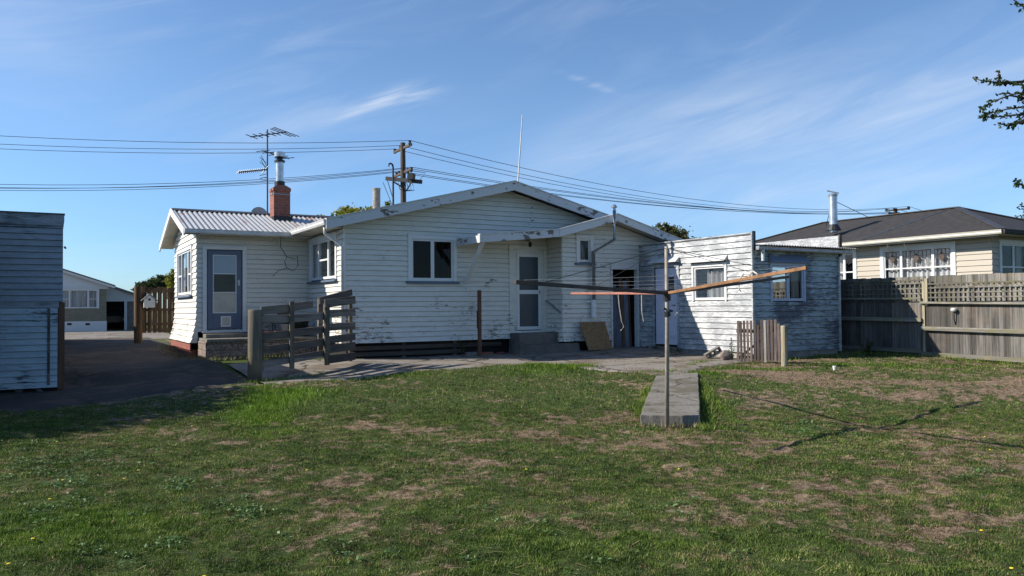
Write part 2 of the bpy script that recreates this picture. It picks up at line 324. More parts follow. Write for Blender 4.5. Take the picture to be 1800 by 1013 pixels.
# ------------------------------------------------------------------ object helpers
def tag(o, label=None, cat=None, group=None, kind=None):
    for k, v in (('label', label), ('category', cat), ('group', group), ('kind', kind)):
        if v: o[k] = v
    return o
def thing(name, label, cat, loc, group=None):
    o = bpy.data.objects.new(name, None); COL.objects.link(o); o.location = [float(q) for q in loc]; o.empty_display_size = .2
    return tag(o, label, cat, group)
def rootloc(p):
    v = np.zeros(3)
    while p is not None: v += np.array(p.location); p = p.parent
    return v
class MB:
    def __init__(s): s.v = []; s.f = []
    def quad(s, *p): n = len(s.v); s.v += [tuple(map(float, q)) for q in p]; s.f.append(tuple(range(n, n+len(p)))); return s
    def hexa(s, a, b):      # a,b: two quads (lists of 4 points), joined
        n = len(s.v); s.v += [tuple(map(float, q)) for q in list(a)+list(b)]
        s.f += [(n+3, n+2, n+1, n), (n+4, n+5, n+6, n+7)]+[(n+i, n+(i+1) % 4, n+4+(i+1) % 4, n+4+i) for i in range(4)]; return s
    def box(s, x0, x1, y0, y1, z0, z1):
        return s.hexa([(x0, y0, z0), (x1, y0, z0), (x1, y1, z0), (x0, y1, z0)], [(x0, y0, z1), (x1, y0, z1), (x1, y1, z1), (x0, y1, z1)])
    def bar(s, p, q, w_, h, up=(0, 0, 1)):      # bar from p to q, width w_ sideways, h along up-ish
        p = np.array(p, float); q = np.array(q, float); d = q-p; d /= np.linalg.norm(d)
        u = np.array(up, float); sd = np.cross(d, u); sd /= np.linalg.norm(sd); u = np.cross(sd, d)
        c = [-sd*w_/2-u*h/2, sd*w_/2-u*h/2, sd*w_/2+u*h/2, -sd*w_/2+u*h/2]
        return s.hexa([p+k for k in c], [q+k for k in c])
    def prism(s, poly, vec):
        n = len(s.v); k = len(poly); vec = np.array(vec, float)
        s.v += [tuple(map(float, q)) for q in poly]+[tuple(np.array(q, float)+vec) for q in poly]
        s.f += [tuple(range(n+k-1, n-1, -1)), tuple(range(n+k, n+2*k))]+[(n+i, n+(i+1) % k, n+k+(i+1) % k, n+k+i) for i in range(k)]; return s
    def tube(s, pts, r, seg=8, caps=True):
        pts = [np.array(p, float) for p in pts]; rs = r if isinstance(r, (list, tuple)) else [r]*len(pts); n0 = len(s.v)
        for i, p in enumerate(pts):
            d = pts[min(i+1, len(pts)-1)]-pts[max(i-1, 0)]; d /= np.linalg.norm(d)+1e-9
            a = np.cross(d, (0, 0, 1) if abs(d[2]) < .9 else (1, 0, 0)); a /= np.linalg.norm(a); b = np.cross(d, a)
            for k in range(seg):
                t = 2*math.pi*k/seg; s.v.append(tuple(p+(a*math.cos(t)+b*math.sin(t))*rs[i]))
        for i in range(len(pts)-1):
            for k in range(seg):
                a, b = n0+i*seg+k, n0+i*seg+(k+1) % seg; s.f.append((a, b, b+seg, a+seg))
        if caps: s.f.append(tuple(n0+k for k in range(seg-1, -1, -1))); s.f.append(tuple(n0+(len(pts)-1)*seg+k for k in range(seg)))
        return s
    def build(s, name, mat, parent=None, smooth=False, bevel=0, label=None):
        off = rootloc(parent); me = bpy.data.meshes.new(name)
        me.from_pydata([(a-off[0], b-off[1], c-off[2]) for a, b, c in s.v], [], s.f); me.update()
        import bmesh
        bm = bmesh.new(); bm.from_mesh(me); bmesh.ops.recalc_face_normals(bm, faces=bm.faces[:]); bm.to_mesh(me); bm.free()
        o = bpy.data.objects.new(name, me); COL.objects.link(o); me.materials.append(MATS[mat])
        if smooth: me.polygons.foreach_set('use_smooth', [True]*len(me.polygons))
        if bevel:
            b = o.modifiers.new('bevel', 'BEVEL'); b.width = bevel; b.segments = 2; b.limit_method = 'ANGLE'
        if parent: o.parent = parent
        if label: o['label'] = label
        return o
def npmesh(name, V, F, mat, attrs=None, parent=None):
    """V (n,3) F (m,3|4) numpy; attrs {name: per-vertex values}"""
    off = rootloc(parent) if parent else np.zeros(3)
    me = bpy.data.meshes.new(name); n = len(V); m, k = F.shape
    me.vertices.add(n); me.vertices.foreach_set('co', (V-off).astype(np.float32).ravel())
    me.loops.add(m*k); me.loops.foreach_set('vertex_index', F.astype(np.int32).ravel())
    me.polygons.add(m); me.polygons.foreach_set('loop_start', np.arange(0, m*k, k, dtype=np.int32)); me.polygons.foreach_set('loop_total', np.full(m, k, np.int32))
    me.update(calc_edges=True)
    for a, v in (attrs or {}).items():
        at = me.attributes.new(a, 'FLOAT', 'POINT'); at.data.foreach_set('value', v.astype(np.float32))
    o = bpy.data.objects.new(name, me); COL.objects.link(o); me.materials.append(MATS[mat])
    if parent: o.parent = parent
    return o
class Wall:
    """wall frame: point(s, z, o): s along the wall, o outward"""
    def __init__(s, axis, pos, sign=-1): s.a, s.p, s.g = axis, pos, sign
    def P(s, t, z, o=0.0): return (t, s.p+s.g*o, z) if s.a == 'y' else (s.p+s.g*o, t, z)
    def slab(s, mb, t0, t1, z0, z1, o0, o1):
        return mb.hexa([s.P(t0, z0, o0), s.P(t1, z0, o0), s.P(t1, z1, o0), s.P(t0, z1, o0)], [s.P(t0, z0, o1), s.P(t1, z0, o1), s.P(t1, z1, o1), s.P(t0, z1, o1)])
def boards(wl, mb, lims, z0, z1, holes=(), pitch=.125, lip=.03, flare=None, gap=.012):
    """lap boards with real overlap; lims(z)->(s0,s1) or None; flare=(z_start, amount)"""
    fl = (lambda z: flare[1]*max(0.0, (flare[0]-z)/(flare[0]-z0))**2) if flare else (lambda z: 0.0)
    z = z0
    while z < z1-1e-6:
        zt = min(z+pitch, z1); cuts = sorted({z, zt} | {h for hh in holes for h in hh[2:4] if z+1e-4 < h < zt-1e-4})
        j = random.uniform(-.0015, .0015)
        for a, b in zip(cuts, cuts[1:]):
            La, Lb = lims(a), lims(b)
            if La is None: continue
            if Lb is None: m = (La[0]+La[1])/2; Lb = (m-.01, m+.01)
            segs = [(La, Lb)]; mid = (a+b)/2
            for h in holes:
                if h[2]-1e-5 <= mid <= h[3]+1e-5:
                    ns = []
                    for A, B in segs:
                        if h[1] <= A[0] or h[0] >= A[1]: ns.append((A, B)); continue
                        if h[0] > A[0]: ns.append(((A[0], h[0]), (B[0], h[0])))
                        if h[1] < A[1]: ns.append(((h[1], A[1]), (h[1], B[1])))
                    segs = ns
            for A, B in segs:
                def of(q): return fl(q)+lip-(lip-.003)*(q-z)/(zt-z)+j
                bb_ = b
                if b >= zt-1e-6 and b-a > gap*2:      # open lap joint: a recessed strip under the next board
                    bb_ = b-gap; k_ = (bb_-a)/(b-a); G = (A[0]+(B[0]-A[0])*k_, A[1]+(B[1]-A[1])*k_)
                    mb.hexa([wl.P(G[0], bb_, -.05), wl.P(G[1], bb_, -.05), wl.P(B[1], b, -.05), wl.P(B[0], b, -.05)],
                            [wl.P(G[0], bb_, fl(b)-.019), wl.P(G[1], bb_, fl(b)-.019), wl.P(B[1], b, fl(b)-.019), wl.P(B[0], b, fl(b)-.019)])
                else: G = B
                oa, ob = of(a), of(bb_)
                mb.hexa([wl.P(A[0], a, -.02), wl.P(A[1], a, -.02), wl.P(G[1], bb_, -.02), wl.P(G[0], bb_, -.02)],
                        [wl.P(A[0], a, oa), wl.P(A[1], a, oa), wl.P(G[1], bb_, ob), wl.P(G[0], bb_, ob)])
        z += pitch
    return mb
def window(wl, parent, s0, s1, z0, z1, cols, name='window', trim='paint_trim', sill='paint_sill', face=.10, transoms=(), glass='glass',
           curtain=None, sash='paint_trim', fo=.045, label=None, colt=None, skip_sill=False):
    """opening s0..s1,z0..z1 ; cols = list of relative split positions 0..1 ; transoms {col: fraction}"""
    fr = MB()
    for a, b, c, d in ((s0-face, s0, z0-.02, z1+face), (s1, s1+face, z0-.02, z1+face), (s0, s1, z1, z1+face)):
        wl.slab(fr, a, b, c, d, -.02, fo)
    wl.slab(fr, s0-face-.02, s1+face+.02, z1+face, z1+face+.02, -.02, fo+.02)
    f = fr.build(name, trim, parent, bevel=.004, label=label)
    if not skip_sill:
        sm = MB(); sm.hexa([wl.P(s0-face-.05, z0-.075, -.02), wl.P(s1+face+.05, z0-.075, -.02), wl.P(s1+face+.05, z0-.02, -.02), wl.P(s0-face-.05, z0-.02, -.02)],
                           [wl.P(s0-face-.05, z0-.085, .10), wl.P(s1+face+.05, z0-.085, .10), wl.P(s1+face+.05, z0-.04, .10), wl.P(s0-face-.05, z0-.04, .10)])
        sm.build('sill', sill, f, bevel=.004)
    edges = [0]+list(cols)+[1]
    for i, (a, b) in enumerate(zip(edges, edges[1:])):
        A, B = s0+(s1-s0)*a, s0+(s1-s0)*b; q = .045; m = MB()
        for r in ((A, A+q, z0, z1), (B-q, B, z0, z1), (A+q, B-q, z1-q, z1), (A+q, B-q, z0, z0+q*1.4)): wl.slab(m, *r, -.035, .012+.004*(i % 2))
        tr = dict(transoms).get(i)
        if tr is not None: zt = z0+(z1-z0)*tr; wl.slab(m, A+q, B-q, zt-.022, zt+.022, -.03, .014)
        m.build('sash', sash, f, bevel=.003)
        g = MB(); g.quad(wl.P(A+q, z0+q, -.015), wl.P(B-q, z0+q, -.015), wl.P(B-q, z1-q, -.015), wl.P(A+q, z1-q, -.015)); g.build('pane', glass, f)
    if curtain:
        for (a, b, cm) in curtain:
            A, B = s0+(s1-s0)*a, s0+(s1-s0)*b; n = max(8, int((B-A)/.03)); V = []; F = []
            for k in range(n+1):
                t = A+(B-A)*k/n; o = -.13+.04*math.sin(k*1.1)+.01*math.sin(k*.7); V += [wl.P(t, z0, o), wl.P(t, z1, o)]
            F = [(2*k, 2*k+2, 2*k+3, 2*k+1) for k in range(n)]
            c = MB(); c.v = V; c.f = F; c.build('curtain', cm, f, smooth=True)
    return f
def lathe(mb, cx, cy, prof, seg=20):
    n0 = len(mb.v)
    for r, z in prof:
        for k in range(seg): t = 2*math.pi*k/seg; mb.v.append((cx+r*math.cos(t), cy+r*math.sin(t), z))
    for i in range(len(prof)-1):
        for k in range(seg): a, b = n0+i*seg+k, n0+i*seg+(k+1) % seg; mb.f.append((a, b, b+seg, a+seg))
    mb.f.append(tuple(n0+k for k in range(seg-1, -1, -1))); mb.f.append(tuple(n0+(len(prof)-1)*seg+k for k in range(seg)))
    return mb
def corrugated(mb, p00, p10, p11, p01, pitch=.13, amp=.02, thick=.0, nrow=1):
    """sheet: p00->p10 along the eave (waves run across it), p01/p11 at the ridge"""
    p00, p10, p11, p01 = [np.array(q, float) for q in (p00, p10, p11, p01)]
    L = np.linalg.norm(p10-p00); n = int(L/pitch*6); N = np.cross(p10-p00, p01-p00); N /= np.linalg.norm(N)
    if N[2] < 0: N = -N
    n0 = len(mb.v)
    for k in range(n+1):
        t = k/n; w_ = N*amp*math.sin(2*math.pi*t*L/pitch)
        for r in range(nrow+1):
            q = (p00*(1-t)+p10*t)*(1-r/nrow)+(p01*(1-t)+p11*t)*(r/nrow); mb.v.append(tuple(q+w_))
    for k in range(n):
        for r in range(nrow): a = n0+k*(nrow+1)+r; mb.f.append((a, a+nrow+1, a+nrow+2, a+1))
    return mb

# ------------------------------------------------------------------ ground shape and masks
CP = np.array([(-40, 0, 0), (-20, 0, 0), (-10, 5, 0), (0, 0, 0), (0, 5, 0), (5, 5, 0), (10, 0, 0), (20, 0, .05), (40, 0, .1), (20, 5, .12), (3, 10, 0), (7, 8, .0), (7.2, 7.2, .0), (9, 7, .02), (12, 7, .0), (9.7, 6.9, -.09), (10.5, 5.5, -.06), (13, 4.5, -.02),
    (9, 10, .13), (10.4, 11.8, .27), (13, 9, .17), (16, 9, .23), (18.3, 9.4, .26), (18.3, 11.7, .33), (18.3, 14, .42), (14.3, 13.3, .30), (17, 12.8, .32), (12, 15, .31), (9, 15.2, .32),
    (7, 15.3, .29), (6, 13, .12), (8, 13.2, .2), (3.4, 15.7, .2), (4.7, 17, .32), (4.3, 14.8, .24), (3.3, 13.8, .17), (1.5, 13, 0), (0, 15, 0.02), (0, 17.7, .04), (-3, 17, .02), (6, 17.6, .37), (9, 17.7, .36), (12, 16.6, .38), (13.5, 17.3, .44), (3.2, 20, .40), (1.5, 20, .28),
    (0, 24, .42), (3, 26, .5), (-3, 24, .4), (5, 20, .42), (0, 35, .5), (5, 40, .5), (-20, 30, .4), (30, 20, .4), (30, 40, .5), (-10, 60, .5), (20, 60, .5), (60, 30, .5)], float)
def gh(x, y):
    x = np.asarray(x, float); y = np.asarray(y, float)
    num = np.zeros(x.shape); den = np.zeros(x.shape)
    for cx, cy, cz in CP:
        w_ = 1/((x-cx)**2+(y-cy)**2+.35)**1.9; num += w_*cz; den += w_
    return num/den
def ghs(x, y): return float(gh(np.array([x]), np.array([y]))[0])
def vnoise(x, y, seed=0):
    xi = np.floor(x).astype(np.int64); yi = np.floor(y).astype(np.int64); fx_ = x-xi; fy_ = y-yi
    fx_ = fx_*fx_*(3-2*fx_); fy_ = fy_*fy_*(3-2*fy_)
    def h(a, b):
        n = (a*374761393+b*668265263+seed*1442695041) & 0xffffffff; n = ((n ^ (n >> 13))*1274126177) & 0xffffffff; return ((n ^ (n >> 16)) & 0xffff)/65535.0
    return (h(xi, yi)*(1-fx_)+h(xi+1, yi)*fx_)*(1-fy_)+(h(xi, yi+1)*(1-fx_)+h(xi+1, yi+1)*fx_)*fy_
def fbm(x, y, seed=0, o=4):
    s = 0; a = .5
    for k in range(o): s = s+a*vnoise(x*2**k, y*2**k, seed+k); a *= .5
    return s/(1-.5**o)
# dry / worn places seen in the lawn: photo px, radius along the row (m), radius across, amount
def spot(px, py, rx, ry, amt, z=.05): p = onZ(px, py, z); return (p[0], p[1], rx, ry, amt)
DRY = [spot(*a) for a in [(675, 742, .45, .35, .6), (740, 752, .5, .5, .55), (800, 770, .8, .5, .6), (690, 780, .4, .3, .45), (930, 760, 1.2, .5, .45), (1080, 775, 1.2, .5, .5), (1190, 770, 1.0, .4, .4),
    (300, 752, .5, .25, .6), (250, 730, .6, .3, .5), (170, 750, .7, .4, .45), (120, 760, .7, .4, .4), (560, 860, .7, .6, .45), (600, 835, .3, .2, .5), (500, 870, .5, .4, .4), (820, 800, .7, .5, .35), (700, 860, .3, .3, .45),
    (1120, 890, 1.2, .6, .35), (1200, 800, .8, .5, .2), (1420, 840, .8, .4, .3), (1650, 900, .35, .2, .6), (1690, 915, .3, .2, .5), (1760, 890, .4, .2, .6), (1790, 935, .3, .15, .5), (1620, 860, .5, .3, .4), (1480, 800, .5, .3, .35), (1520, 840, .8, .4, .3),
    (1250, 655, .7, .5, .7, .2), (1330, 655, 1.3, .5, .75, .25), (1450, 660, 1.5, .5, .8, .25), (1560, 665, 1.5, .5, .8, .25), (1680, 680, 1.6, .6, .7, .2), (1780, 670, 1.0, .8, .6, .2), (1300, 690, .9, .6, .5, .15), (1450, 720, 1.2, .7, .4, .1), (1600, 740, 1., .7, .4, .1), (1700, 800, 1.2, .8, .35),
    (980, 720, .5, .3, .3, .15), (870, 700, .5, .3, .3, .15), (1000, 960, .8, .4, .25), (1180, 700, .2, .2, .2, .1), (150, 680, 2.6, 1.1, .6, .05), (300, 690, 1.8, .8, .4, .1), (30, 710, 2.5, 1., .6, .0), (20, 950, .5, .3, .4), (240, 990, .3, .1, .4), (620, 960, .2, .1, .3)]]
GREEN = [spot(*a) for a in [(470, 715, .55, 1.1, 1.0, .08), (510, 690, .7, .35, .8, .15), (540, 700, .5, .5, .5, .12), (1000, 643, 1.1, .35, .7, .33), (930, 650, .8, .3, .45, .3), (1240, 700, .18, 1.2, .75, .12), (1240, 660, .35, .45, .7, .22), (1130, 715, .15, .9, .5, .1),
    (1330, 645, .9, .2, .7, .3), (1500, 636, 1.2, .25, .6, .33), (1650, 640, 1.4, .25, .45, .3), (700, 660, .8, .2, .55, .25), (620, 665, .6, .2, .6, .22), (60, 930, .9, .6, .3), (180, 900, .8, .5, .25), (900, 940, .8, .4, .12), (1150, 940, .9, .4, .15), (1250, 750, .5, .12, .4, .02)]]
def dryf(x, y):
    d = .75*(fbm(x*.55+3, y*.55, 5)-.43)+.75*(fbm(x*2.1, y*2.1, 11)-.5)+1.25*(fbm(x*9.3, y*9.3, 13, 4)-.5)+.22+.02*np.clip(x-4, 0, 8)
    for a, b, rx, ry, k in DRY:
        dx = (x-a)*RT[0]+(y-b)*RT[1]; dy = (x-a)*FW[0]+(y-b)*FW[1]; d = d+k*.45*np.exp(-(dx/rx)**2-(dy/ry)**2)
    g = lushf(x, y); return np.clip(d-g*.9, 0, 1)
def lushf(x, y):
    d = 0
    for a, b, rx, ry, k in GREEN:
        dx = (x-a)*RT[0]+(y-b)*RT[1]; dy = (x-a)*FW[0]+(y-b)*FW[1]; d = d+k*np.exp(-(dx/rx)**2-(dy/ry)**2)
    return np.clip(d*(.5+1.0*fbm(x*3, y*3, 21)), 0, 1)
def apr_lo(x): return np.interp(x, [3.2, 4.0, 5.0, 6.2, 7.4, 8.6, 9.6, 9.95, 10.1, 10.7, 11.3, 12.2, 13.3, 14.3], [15.2, 14.7, 14.75, 15.05, 15.1, 15.3, 14.8, 13.0, 12.05, 11.75, 12.2, 12.7, 13.0, 13.3])
P0, P1 = onZ(1125, 729, .14), onZ(1231, 731, .14); P2, P3 = onZ(1228, 668, .27), onZ(1148, 672, .25)
def in_path(x, y, grow=0.0):
    t = ((x-P0[0])*(P3[0]-P0[0])+(y-P0[1])*(P3[1]-P0[1]))/((P3[0]-P0[0])**2+(P3[1]-P0[1])**2)
    ax = P0[0]+(P3[0]-P0[0])*t; ay = P0[1]+(P3[1]-P0[1])*t; bx = P1[0]+(P2[0]-P1[0])*t; by = P1[1]+(P2[1]-P1[1])*t
    dx, dy = bx-ax, by-ay; L = np.sqrt(dx*dx+dy*dy); s = ((x-ax)*dx+(y-ay)*dy)/(L*L)
    return (t > -grow/4.5) & (t < 1.12) & (s > -grow) & (s < 1+grow)
def lawn_ok(x, y):
    ok = ~((x > 3.3) & (x < 14.25) & (y > apr_lo(x)+.05*np.sin(x*7)+.12*(fbm(x*4, y*4, 31)-.5)))
    ok &= ~in_path(x, y)
    ok &= ~((x > 14.2) & (x < 17.5) & (y > 13.4)) & ~((y > 15.0+.8*(fbm(x*2, y*2, 3)-.5)-.1*(3-x)) & (x < 3.3))
    ok &= ~((x > 18.25))
    return ok
def bump(x, y): return .05*(fbm(x*1.3, y*1.3, 41)-.5)+.045*(fbm(x*4.5, y*4.5, 42, 3)-.5)
def axisgrid(lo, hi, step, far):
    a = list(np.arange(lo, hi+1e-6, step)); s = step; v = lo
    left = []
    while v > -far: s *= 1.25; v -= s; left.append(v)
    s = step; v = a[-1]; right = []
    while v < far: s *= 1.25; v += s; right.append(v)
    return np.array(left[::-1]+a+right)
gx = axisgrid(-3, 19, .06, 900); gy = axisgrid(2.0, 18.5, .06, 900)
GX, GY = np.meshgrid(gx, gy); GX, GY = GX.ravel(), GY.ravel()
GZ = gh(GX, GY); near = np.exp(-((np.maximum(0, np.hypot(GX-6, GY-9)-16))/4)**2)
GZ = GZ+near*bump(GX, GY)-.012
GZ = np.where(in_path(GX, GY, .0), np.minimum(GZ, GZ-.08), GZ)
GZ = np.where((GX > 3.4) & (GX < 14.2) & (GY > apr_lo(GX)+.1) | (GX < 3.3) & (GY > 15.6), GZ-.03, GZ)
nx, ny = len(gx), len(gy); I = np.arange(nx*ny).reshape(ny, nx)
F = np.stack([I[:-1, :-1].ravel(), I[:-1, 1:].ravel(), I[1:, 1:].ravel(), I[1:, :-1].ravel()], 1)
g = npmesh('ground', np.stack([GX, GY, GZ], 1), F, 'ground', dict(dry=dryf(GX, GY), lush=lushf(GX, GY)))
g.data.polygons.foreach_set('use_smooth', [True]*len(g.data.polygons)); tag(g, kind='structure')

def sheet(name, xs, lo, hi, ny_, mat, dz, lift=0.0):
    X = []; Y = []
    for x in xs:
        a, b = float(lo(x)), float(hi(x))
        for k in range(ny_+1): X.append(x); Y.append(a+(b-a)*k/ny_)
    X = np.array(X); Y = np.array(Y); Z = gh(X, Y)+dz+.007*(fbm(X*3, Y*3, 8)-.5); Z = Z-.07*(np.tile(np.arange(ny_+1), len(xs)) == 0); n = len(xs); I = np.arange(n*(ny_+1)).reshape(n, ny_+1)
    F = np.stack([I[:-1, :-1].ravel(), I[1:, :-1].ravel(), I[1:, 1:].ravel(), I[:-1, 1:].ravel()], 1)
    o = npmesh(name, np.stack([X, Y, Z], 1), F, mat); tag(o, kind='structure'); return o
sheet('concrete_apron', np.arange(3.4, 14.3, .06), lambda x: apr_lo(x)+.03*math.sin(x*9)+.04*math.sin(x*23+1), lambda x: 18.6 if x < 12 else 17.7, 40, 'concrete', .012)
sheet('far_driveway', np.arange(-9, 5, .5), lambda x: 34, lambda x: 49, 8, 'concrete', .016)
sheet('shaded_drive', np.arange(-9, 3.35, .12), lambda x: 15.1+.35*math.sin(x*1.4)+.12*math.sin(x*5)+.06*math.sin(x*17)-.16*(x+2 if x < 0 else 2-x), lambda x: 34.2, 60, 'shaded_drive', .012)  # dark sheet paints in shade on drive and soil; paler past the shadow
# raised garden path in three slabs
def lerp(a, b, t): return np.array(a)*(1-t)+np.array(b)*t
for k, (t0, t1) in enumerate([(0, .235), (.24, .60), (.605, 1.30)]):
    a, b, c, d = lerp(P0, P3, t0), lerp(P1, P2, t0), lerp(P1, P2, t1), lerp(P0, P3, t1)
    dz = (.0, .008, -.002)[k]; m = MB()
    top = [(q[0], q[1], q[2]+dz) for q in (a, b, c, d)]
    rim = []
    for e in range(4):
        p_, q_ = np.array(top[e]), np.array(top[(e+1) % 4]); nn_ = 9; nv = np.array((q_[1]-p_[1], p_[0]-q_[0], 0)); nv /= np.linalg.norm(nv)
        for i_ in range(nn_): rim.append(p_+(q_-p_)*(i_/nn_)+nv*random.uniform(-.007, .003))
    m.prism([r_-[0, 0, .2] for r_ in rim], (0, 0, .2))
    tag(m.build('path_slab' if k else 'path', 'path_concrete', None, bevel=.012), kind='structure')

# ------------------------------------------------------------------ main house
YF = 18.36; XL = 6.0; YL = 17.6; XR = 11.7; YW = 21.45; XW = 3.17; RX = 10.42
H = thing('weatherboard_house', 'white weatherboard bungalow with flaking paint, gabled roofs and brick chimney', 'house', (10.5, 20, .4))
fac = Wall('y', YF); sidew = Wall('x', XL); lean = Wall('y', YL); ret = Wall('x', XR); wing = Wall('y', YW); wend = Wall('x', XW)
SL = .245
def rz(x): return 4.84-SL*abs(x-RX)      # main roof top surface
def glims(z):
    h = (4.70-z)/SL
    return None if h <= 0.02 else (max(XL, RX-h), min(14.9, RX+h))
Wn = (7.72, 8.86, 2.27, 3.30)            # main window opening
Dr = (10.62, 11.60, .95, 3.10)           # back door opening
m = boards(fac, MB(), glims, .75, 4.70, [Wn, Dr, (11.68, 14.9, .7, 3.55)], flare=(1.2, .05)); m.build('wall', 'paint_house', H)
m = boards(sidew, MB(), lambda z: (YF-.02, YW), .75, 3.62, [(18.90, 21.15, 2.30, 3.32)], flare=(1.2, .05)); m.build('wall', 'paint_house', H)
m = boards(wing, MB(), lambda z: (XW, XL), 1.02, 3.5, [(3.40, 4.28, 1.06, 3.12)]); m.build('wall', 'paint_house', H)
WRY, WRZ, WSL = 23.5, 4.33, .306
def wlims(z):
    h = (WRZ-.12-z)/WSL
    return None if h <= .02 else (max(YW-.02, WRY-h), min(25.55, WRY+h))
m = boards(wend, MB(), wlims, .74, 4.2, [(22.15, 24.85, 1.98, 3.22)], pitch=.15, flare=(1.6, .14)); m.build('wall', 'paint_house', H)
LX, LZ = 13.09, 4.03
def llims(z):
    h = (LZ-.10-z)/.27
    return None if h <= .02 else (max(XR, LX-h), min(15.2, LX+h))
m = boards(lean, MB(), llims, .66, 3.92, [(12.22, 12.62, 2.76, 3.42), (13.32, 14.27, .3, 2.62)], flare=(1.1, .05)); m.build('wall', 'paint_house', H)
m = boards(ret, MB(), lambda z: (YL, YF), .66, 3.48, [], flare=(1.1, .05)); m.build('wall', 'paint_house', H)
# corner stops
m = MB(); fac.slab(m, XL-.03, XL+.02, .73, 3.55, .0, .034); m.build('corner_board', 'paint_trim', H)
# hidden walls, floor and ceiling so that the rooms are dark
m = MB(); m.box(15.2, 15.3, 17.7, 33, .4, 3.5).box(6, 15.3, 33, 33.1, .4, 3.6).box(5.95, 6.05, 25.5, 33, .4, 3.5).box(3.17, 6, 25.5, 25.56, .4, 3.4); m.build('wall', 'paint_house', H)
m = MB(); m.box(6.05, 15.2, 18.5, 33, .86, .92).box(3.3, 6.05, 21.6, 25.5, .86, .92).box(11.8, 13.25, 17.7, 18.5, .80, .86)
m.build('floor', 'dark_interior', H)
m = MB(); m.box(6.05, 15.2, 18.45, 33, 3.44, 3.48).box(3.3, 6.05, 21.5, 25.5, 3.40, 3.44); m.build('ceiling', 'interior_wall', H)
m = MB(); m.box(6.05, 15.1, 21.3, 21.4, .92, 3.44).box(9.6, 9.7, 18.45, 21.3, .92, 3.44); m.build('inner_wall', 'interior_wall', H)
# roofs
def slopeslab(mb, x0, z0, x1, z1, y0, y1, th): return mb.prism([(x0, y0, z0), (x1, y0, z1), (x1, y0, z1-th), (x0, y0, z0-th)], (0, y1-y0, 0))
m = MB(); slopeslab(m, 5.46, rz(5.46), RX, 4.84, 17.90, 33.4, .05); slopeslab(m, RX, 4.84, 15.4, rz(15.4), 17.90, 33.4, .05); m.build('roof', 'iron_grey', H)
m = MB(); slopeslab(m, 5.46, rz(5.46)-.05, RX, 4.79, 17.92, YF, .03); slopeslab(m, RX, 4.79, 15.4, rz(15.4)-.05, 17.92, YF, .03)
m.box(5.5, 6.0, 18.3, 20.95, 3.50, 3.53); m.box(3.2, 6.0, 20.95, 21.45, 3.45, 3.48); m.build('soffit', 'soffit', H)
def barge(x0, z0, x1, z1, y, h=.2, th=.04, mat='paint_barge'):
    m = MB(); m.prism([(x0, y, z0+.02), (x1, y, z1+.02), (x1, y, z1-h), (x0, y, z0-h)], (0, th, 0)); b = m.build('barge_board', mat, H, bevel=.004)
    c = MB(); c.prism([(x0, y-.02, z0+.045), (x1, y-.02, z1+.045), (x1, y-.02, z1+.02), (x0, y-.02, z0+.02)], (0, .14, 0)); c.build('edge_capping', 'gutter_white', b); return b
barge(5.42, rz(5.42), RX, 4.84, 17.86, .21); barge(RX+.001, 4.84, 13.9, rz(13.9), 17.86, .21)
# lean-to gable and porch hood
m = MB(); 
slopeslab(m, 11.22, 3.54, LX, LZ, 17.03, 18.5, .045); slopeslab(m, LX, LZ, 15.42, 3.40, 17.03, 18.5, .045)
slopeslab(m, 8.97, 3.32, 11.22, 3.54, 17.03, 18.34, .045); m.build('roof', 'iron_grey', H)
m = MB(); slopeslab(m, 11.22, 3.49, LX, LZ-.05, 17.05, YL, .02); slopeslab(m, LX, LZ-.05, 15.4, 3.35, 17.05, YL, .02); slopeslab(m, 9.0, 3.27, 11.22, 3.49, 17.05, 18.34, .02); m.build('soffit', 'soffit', H)
barge(8.93, 3.32, 11.23, 3.54, 17.0, .17); barge(11.235, 3.54, LX, LZ, 17.0, .17); barge(LX+.001, LZ, 15.40, 3.405, 17.0, .17)
m = MB(); m.box(8.93, 8.965, 17.045, 18.34, 3.15, 3.33); m.build('fascia', 'paint_barge', H)
m = MB(); m.bar((9.06, 17.07, 3.20), (9.22, 18.32, 2.22), .07, .09); m.bar((9.02, 17.12, 3.18), (9.06, 17.35, 2.92), .05, .06)
m.tube([(9.18, 18.3, 2.28), (9.10, 18.26, 2.12), (9.2, 18.25, 2.06), (9.3, 18.28, 2.12)], .012, 6); m.build('porch_bracket', 'paint_trim', H)
# gutters
def gutter(mb, a, b, w_=.12, h=.11, out=(0, -1, 0)):
    a, b = np.array(a, float), np.array(b, float); o = np.array(out, float)
    pr_ = [(0, 0), (w_*.85, 0), (w_, h*.35), (w_*.93, h*.6), (w_*1.05, h), (w_*.98, h), (w_*.86, h*.6), (w_*.9, h*.3), (w_*.8, .015), (.01, .015), (.01, h), (0, h)]
    A = [a+o*p+np.array((0, 0, q)) for p, q in pr_]
    n = len(mb.v); k = len(A); mb.v += [tuple(q) for q in A]+[tuple(q+(b-a)) for q in A]
    mb.f += [(n+i, n+(i+1) % k, n+k+(i+1) % k, n+k+i) for i in range(k)]
    mb.quad(*[A[i] for i in (0, 1, 2, 4, 11)]); mb.quad(*[A[i]+(b-a) for i in (0, 1, 2, 4, 11)]); return mb
m = gutter(MB(), (2.80, 20.95, 3.47), (5.42, 20.95, 3.47)); m.build('gutter', 'gutter_white', H)
m = gutter(MB(), (5.50, 17.90, 3.51), (5.50, 20.95, 3.51), .13, .13, (-1, 0, 0)); m.build('gutter', 'gutter_white', H)
m = MB(); m.tube([(5.47, 18.15, 3.50), (5.47, 18.15, 3.34), (5.93, 18.26, 3.05), (5.93, 18.26, .6)], .036, 10); m.build('downpipe', 'gutter_white', H, smooth=True)
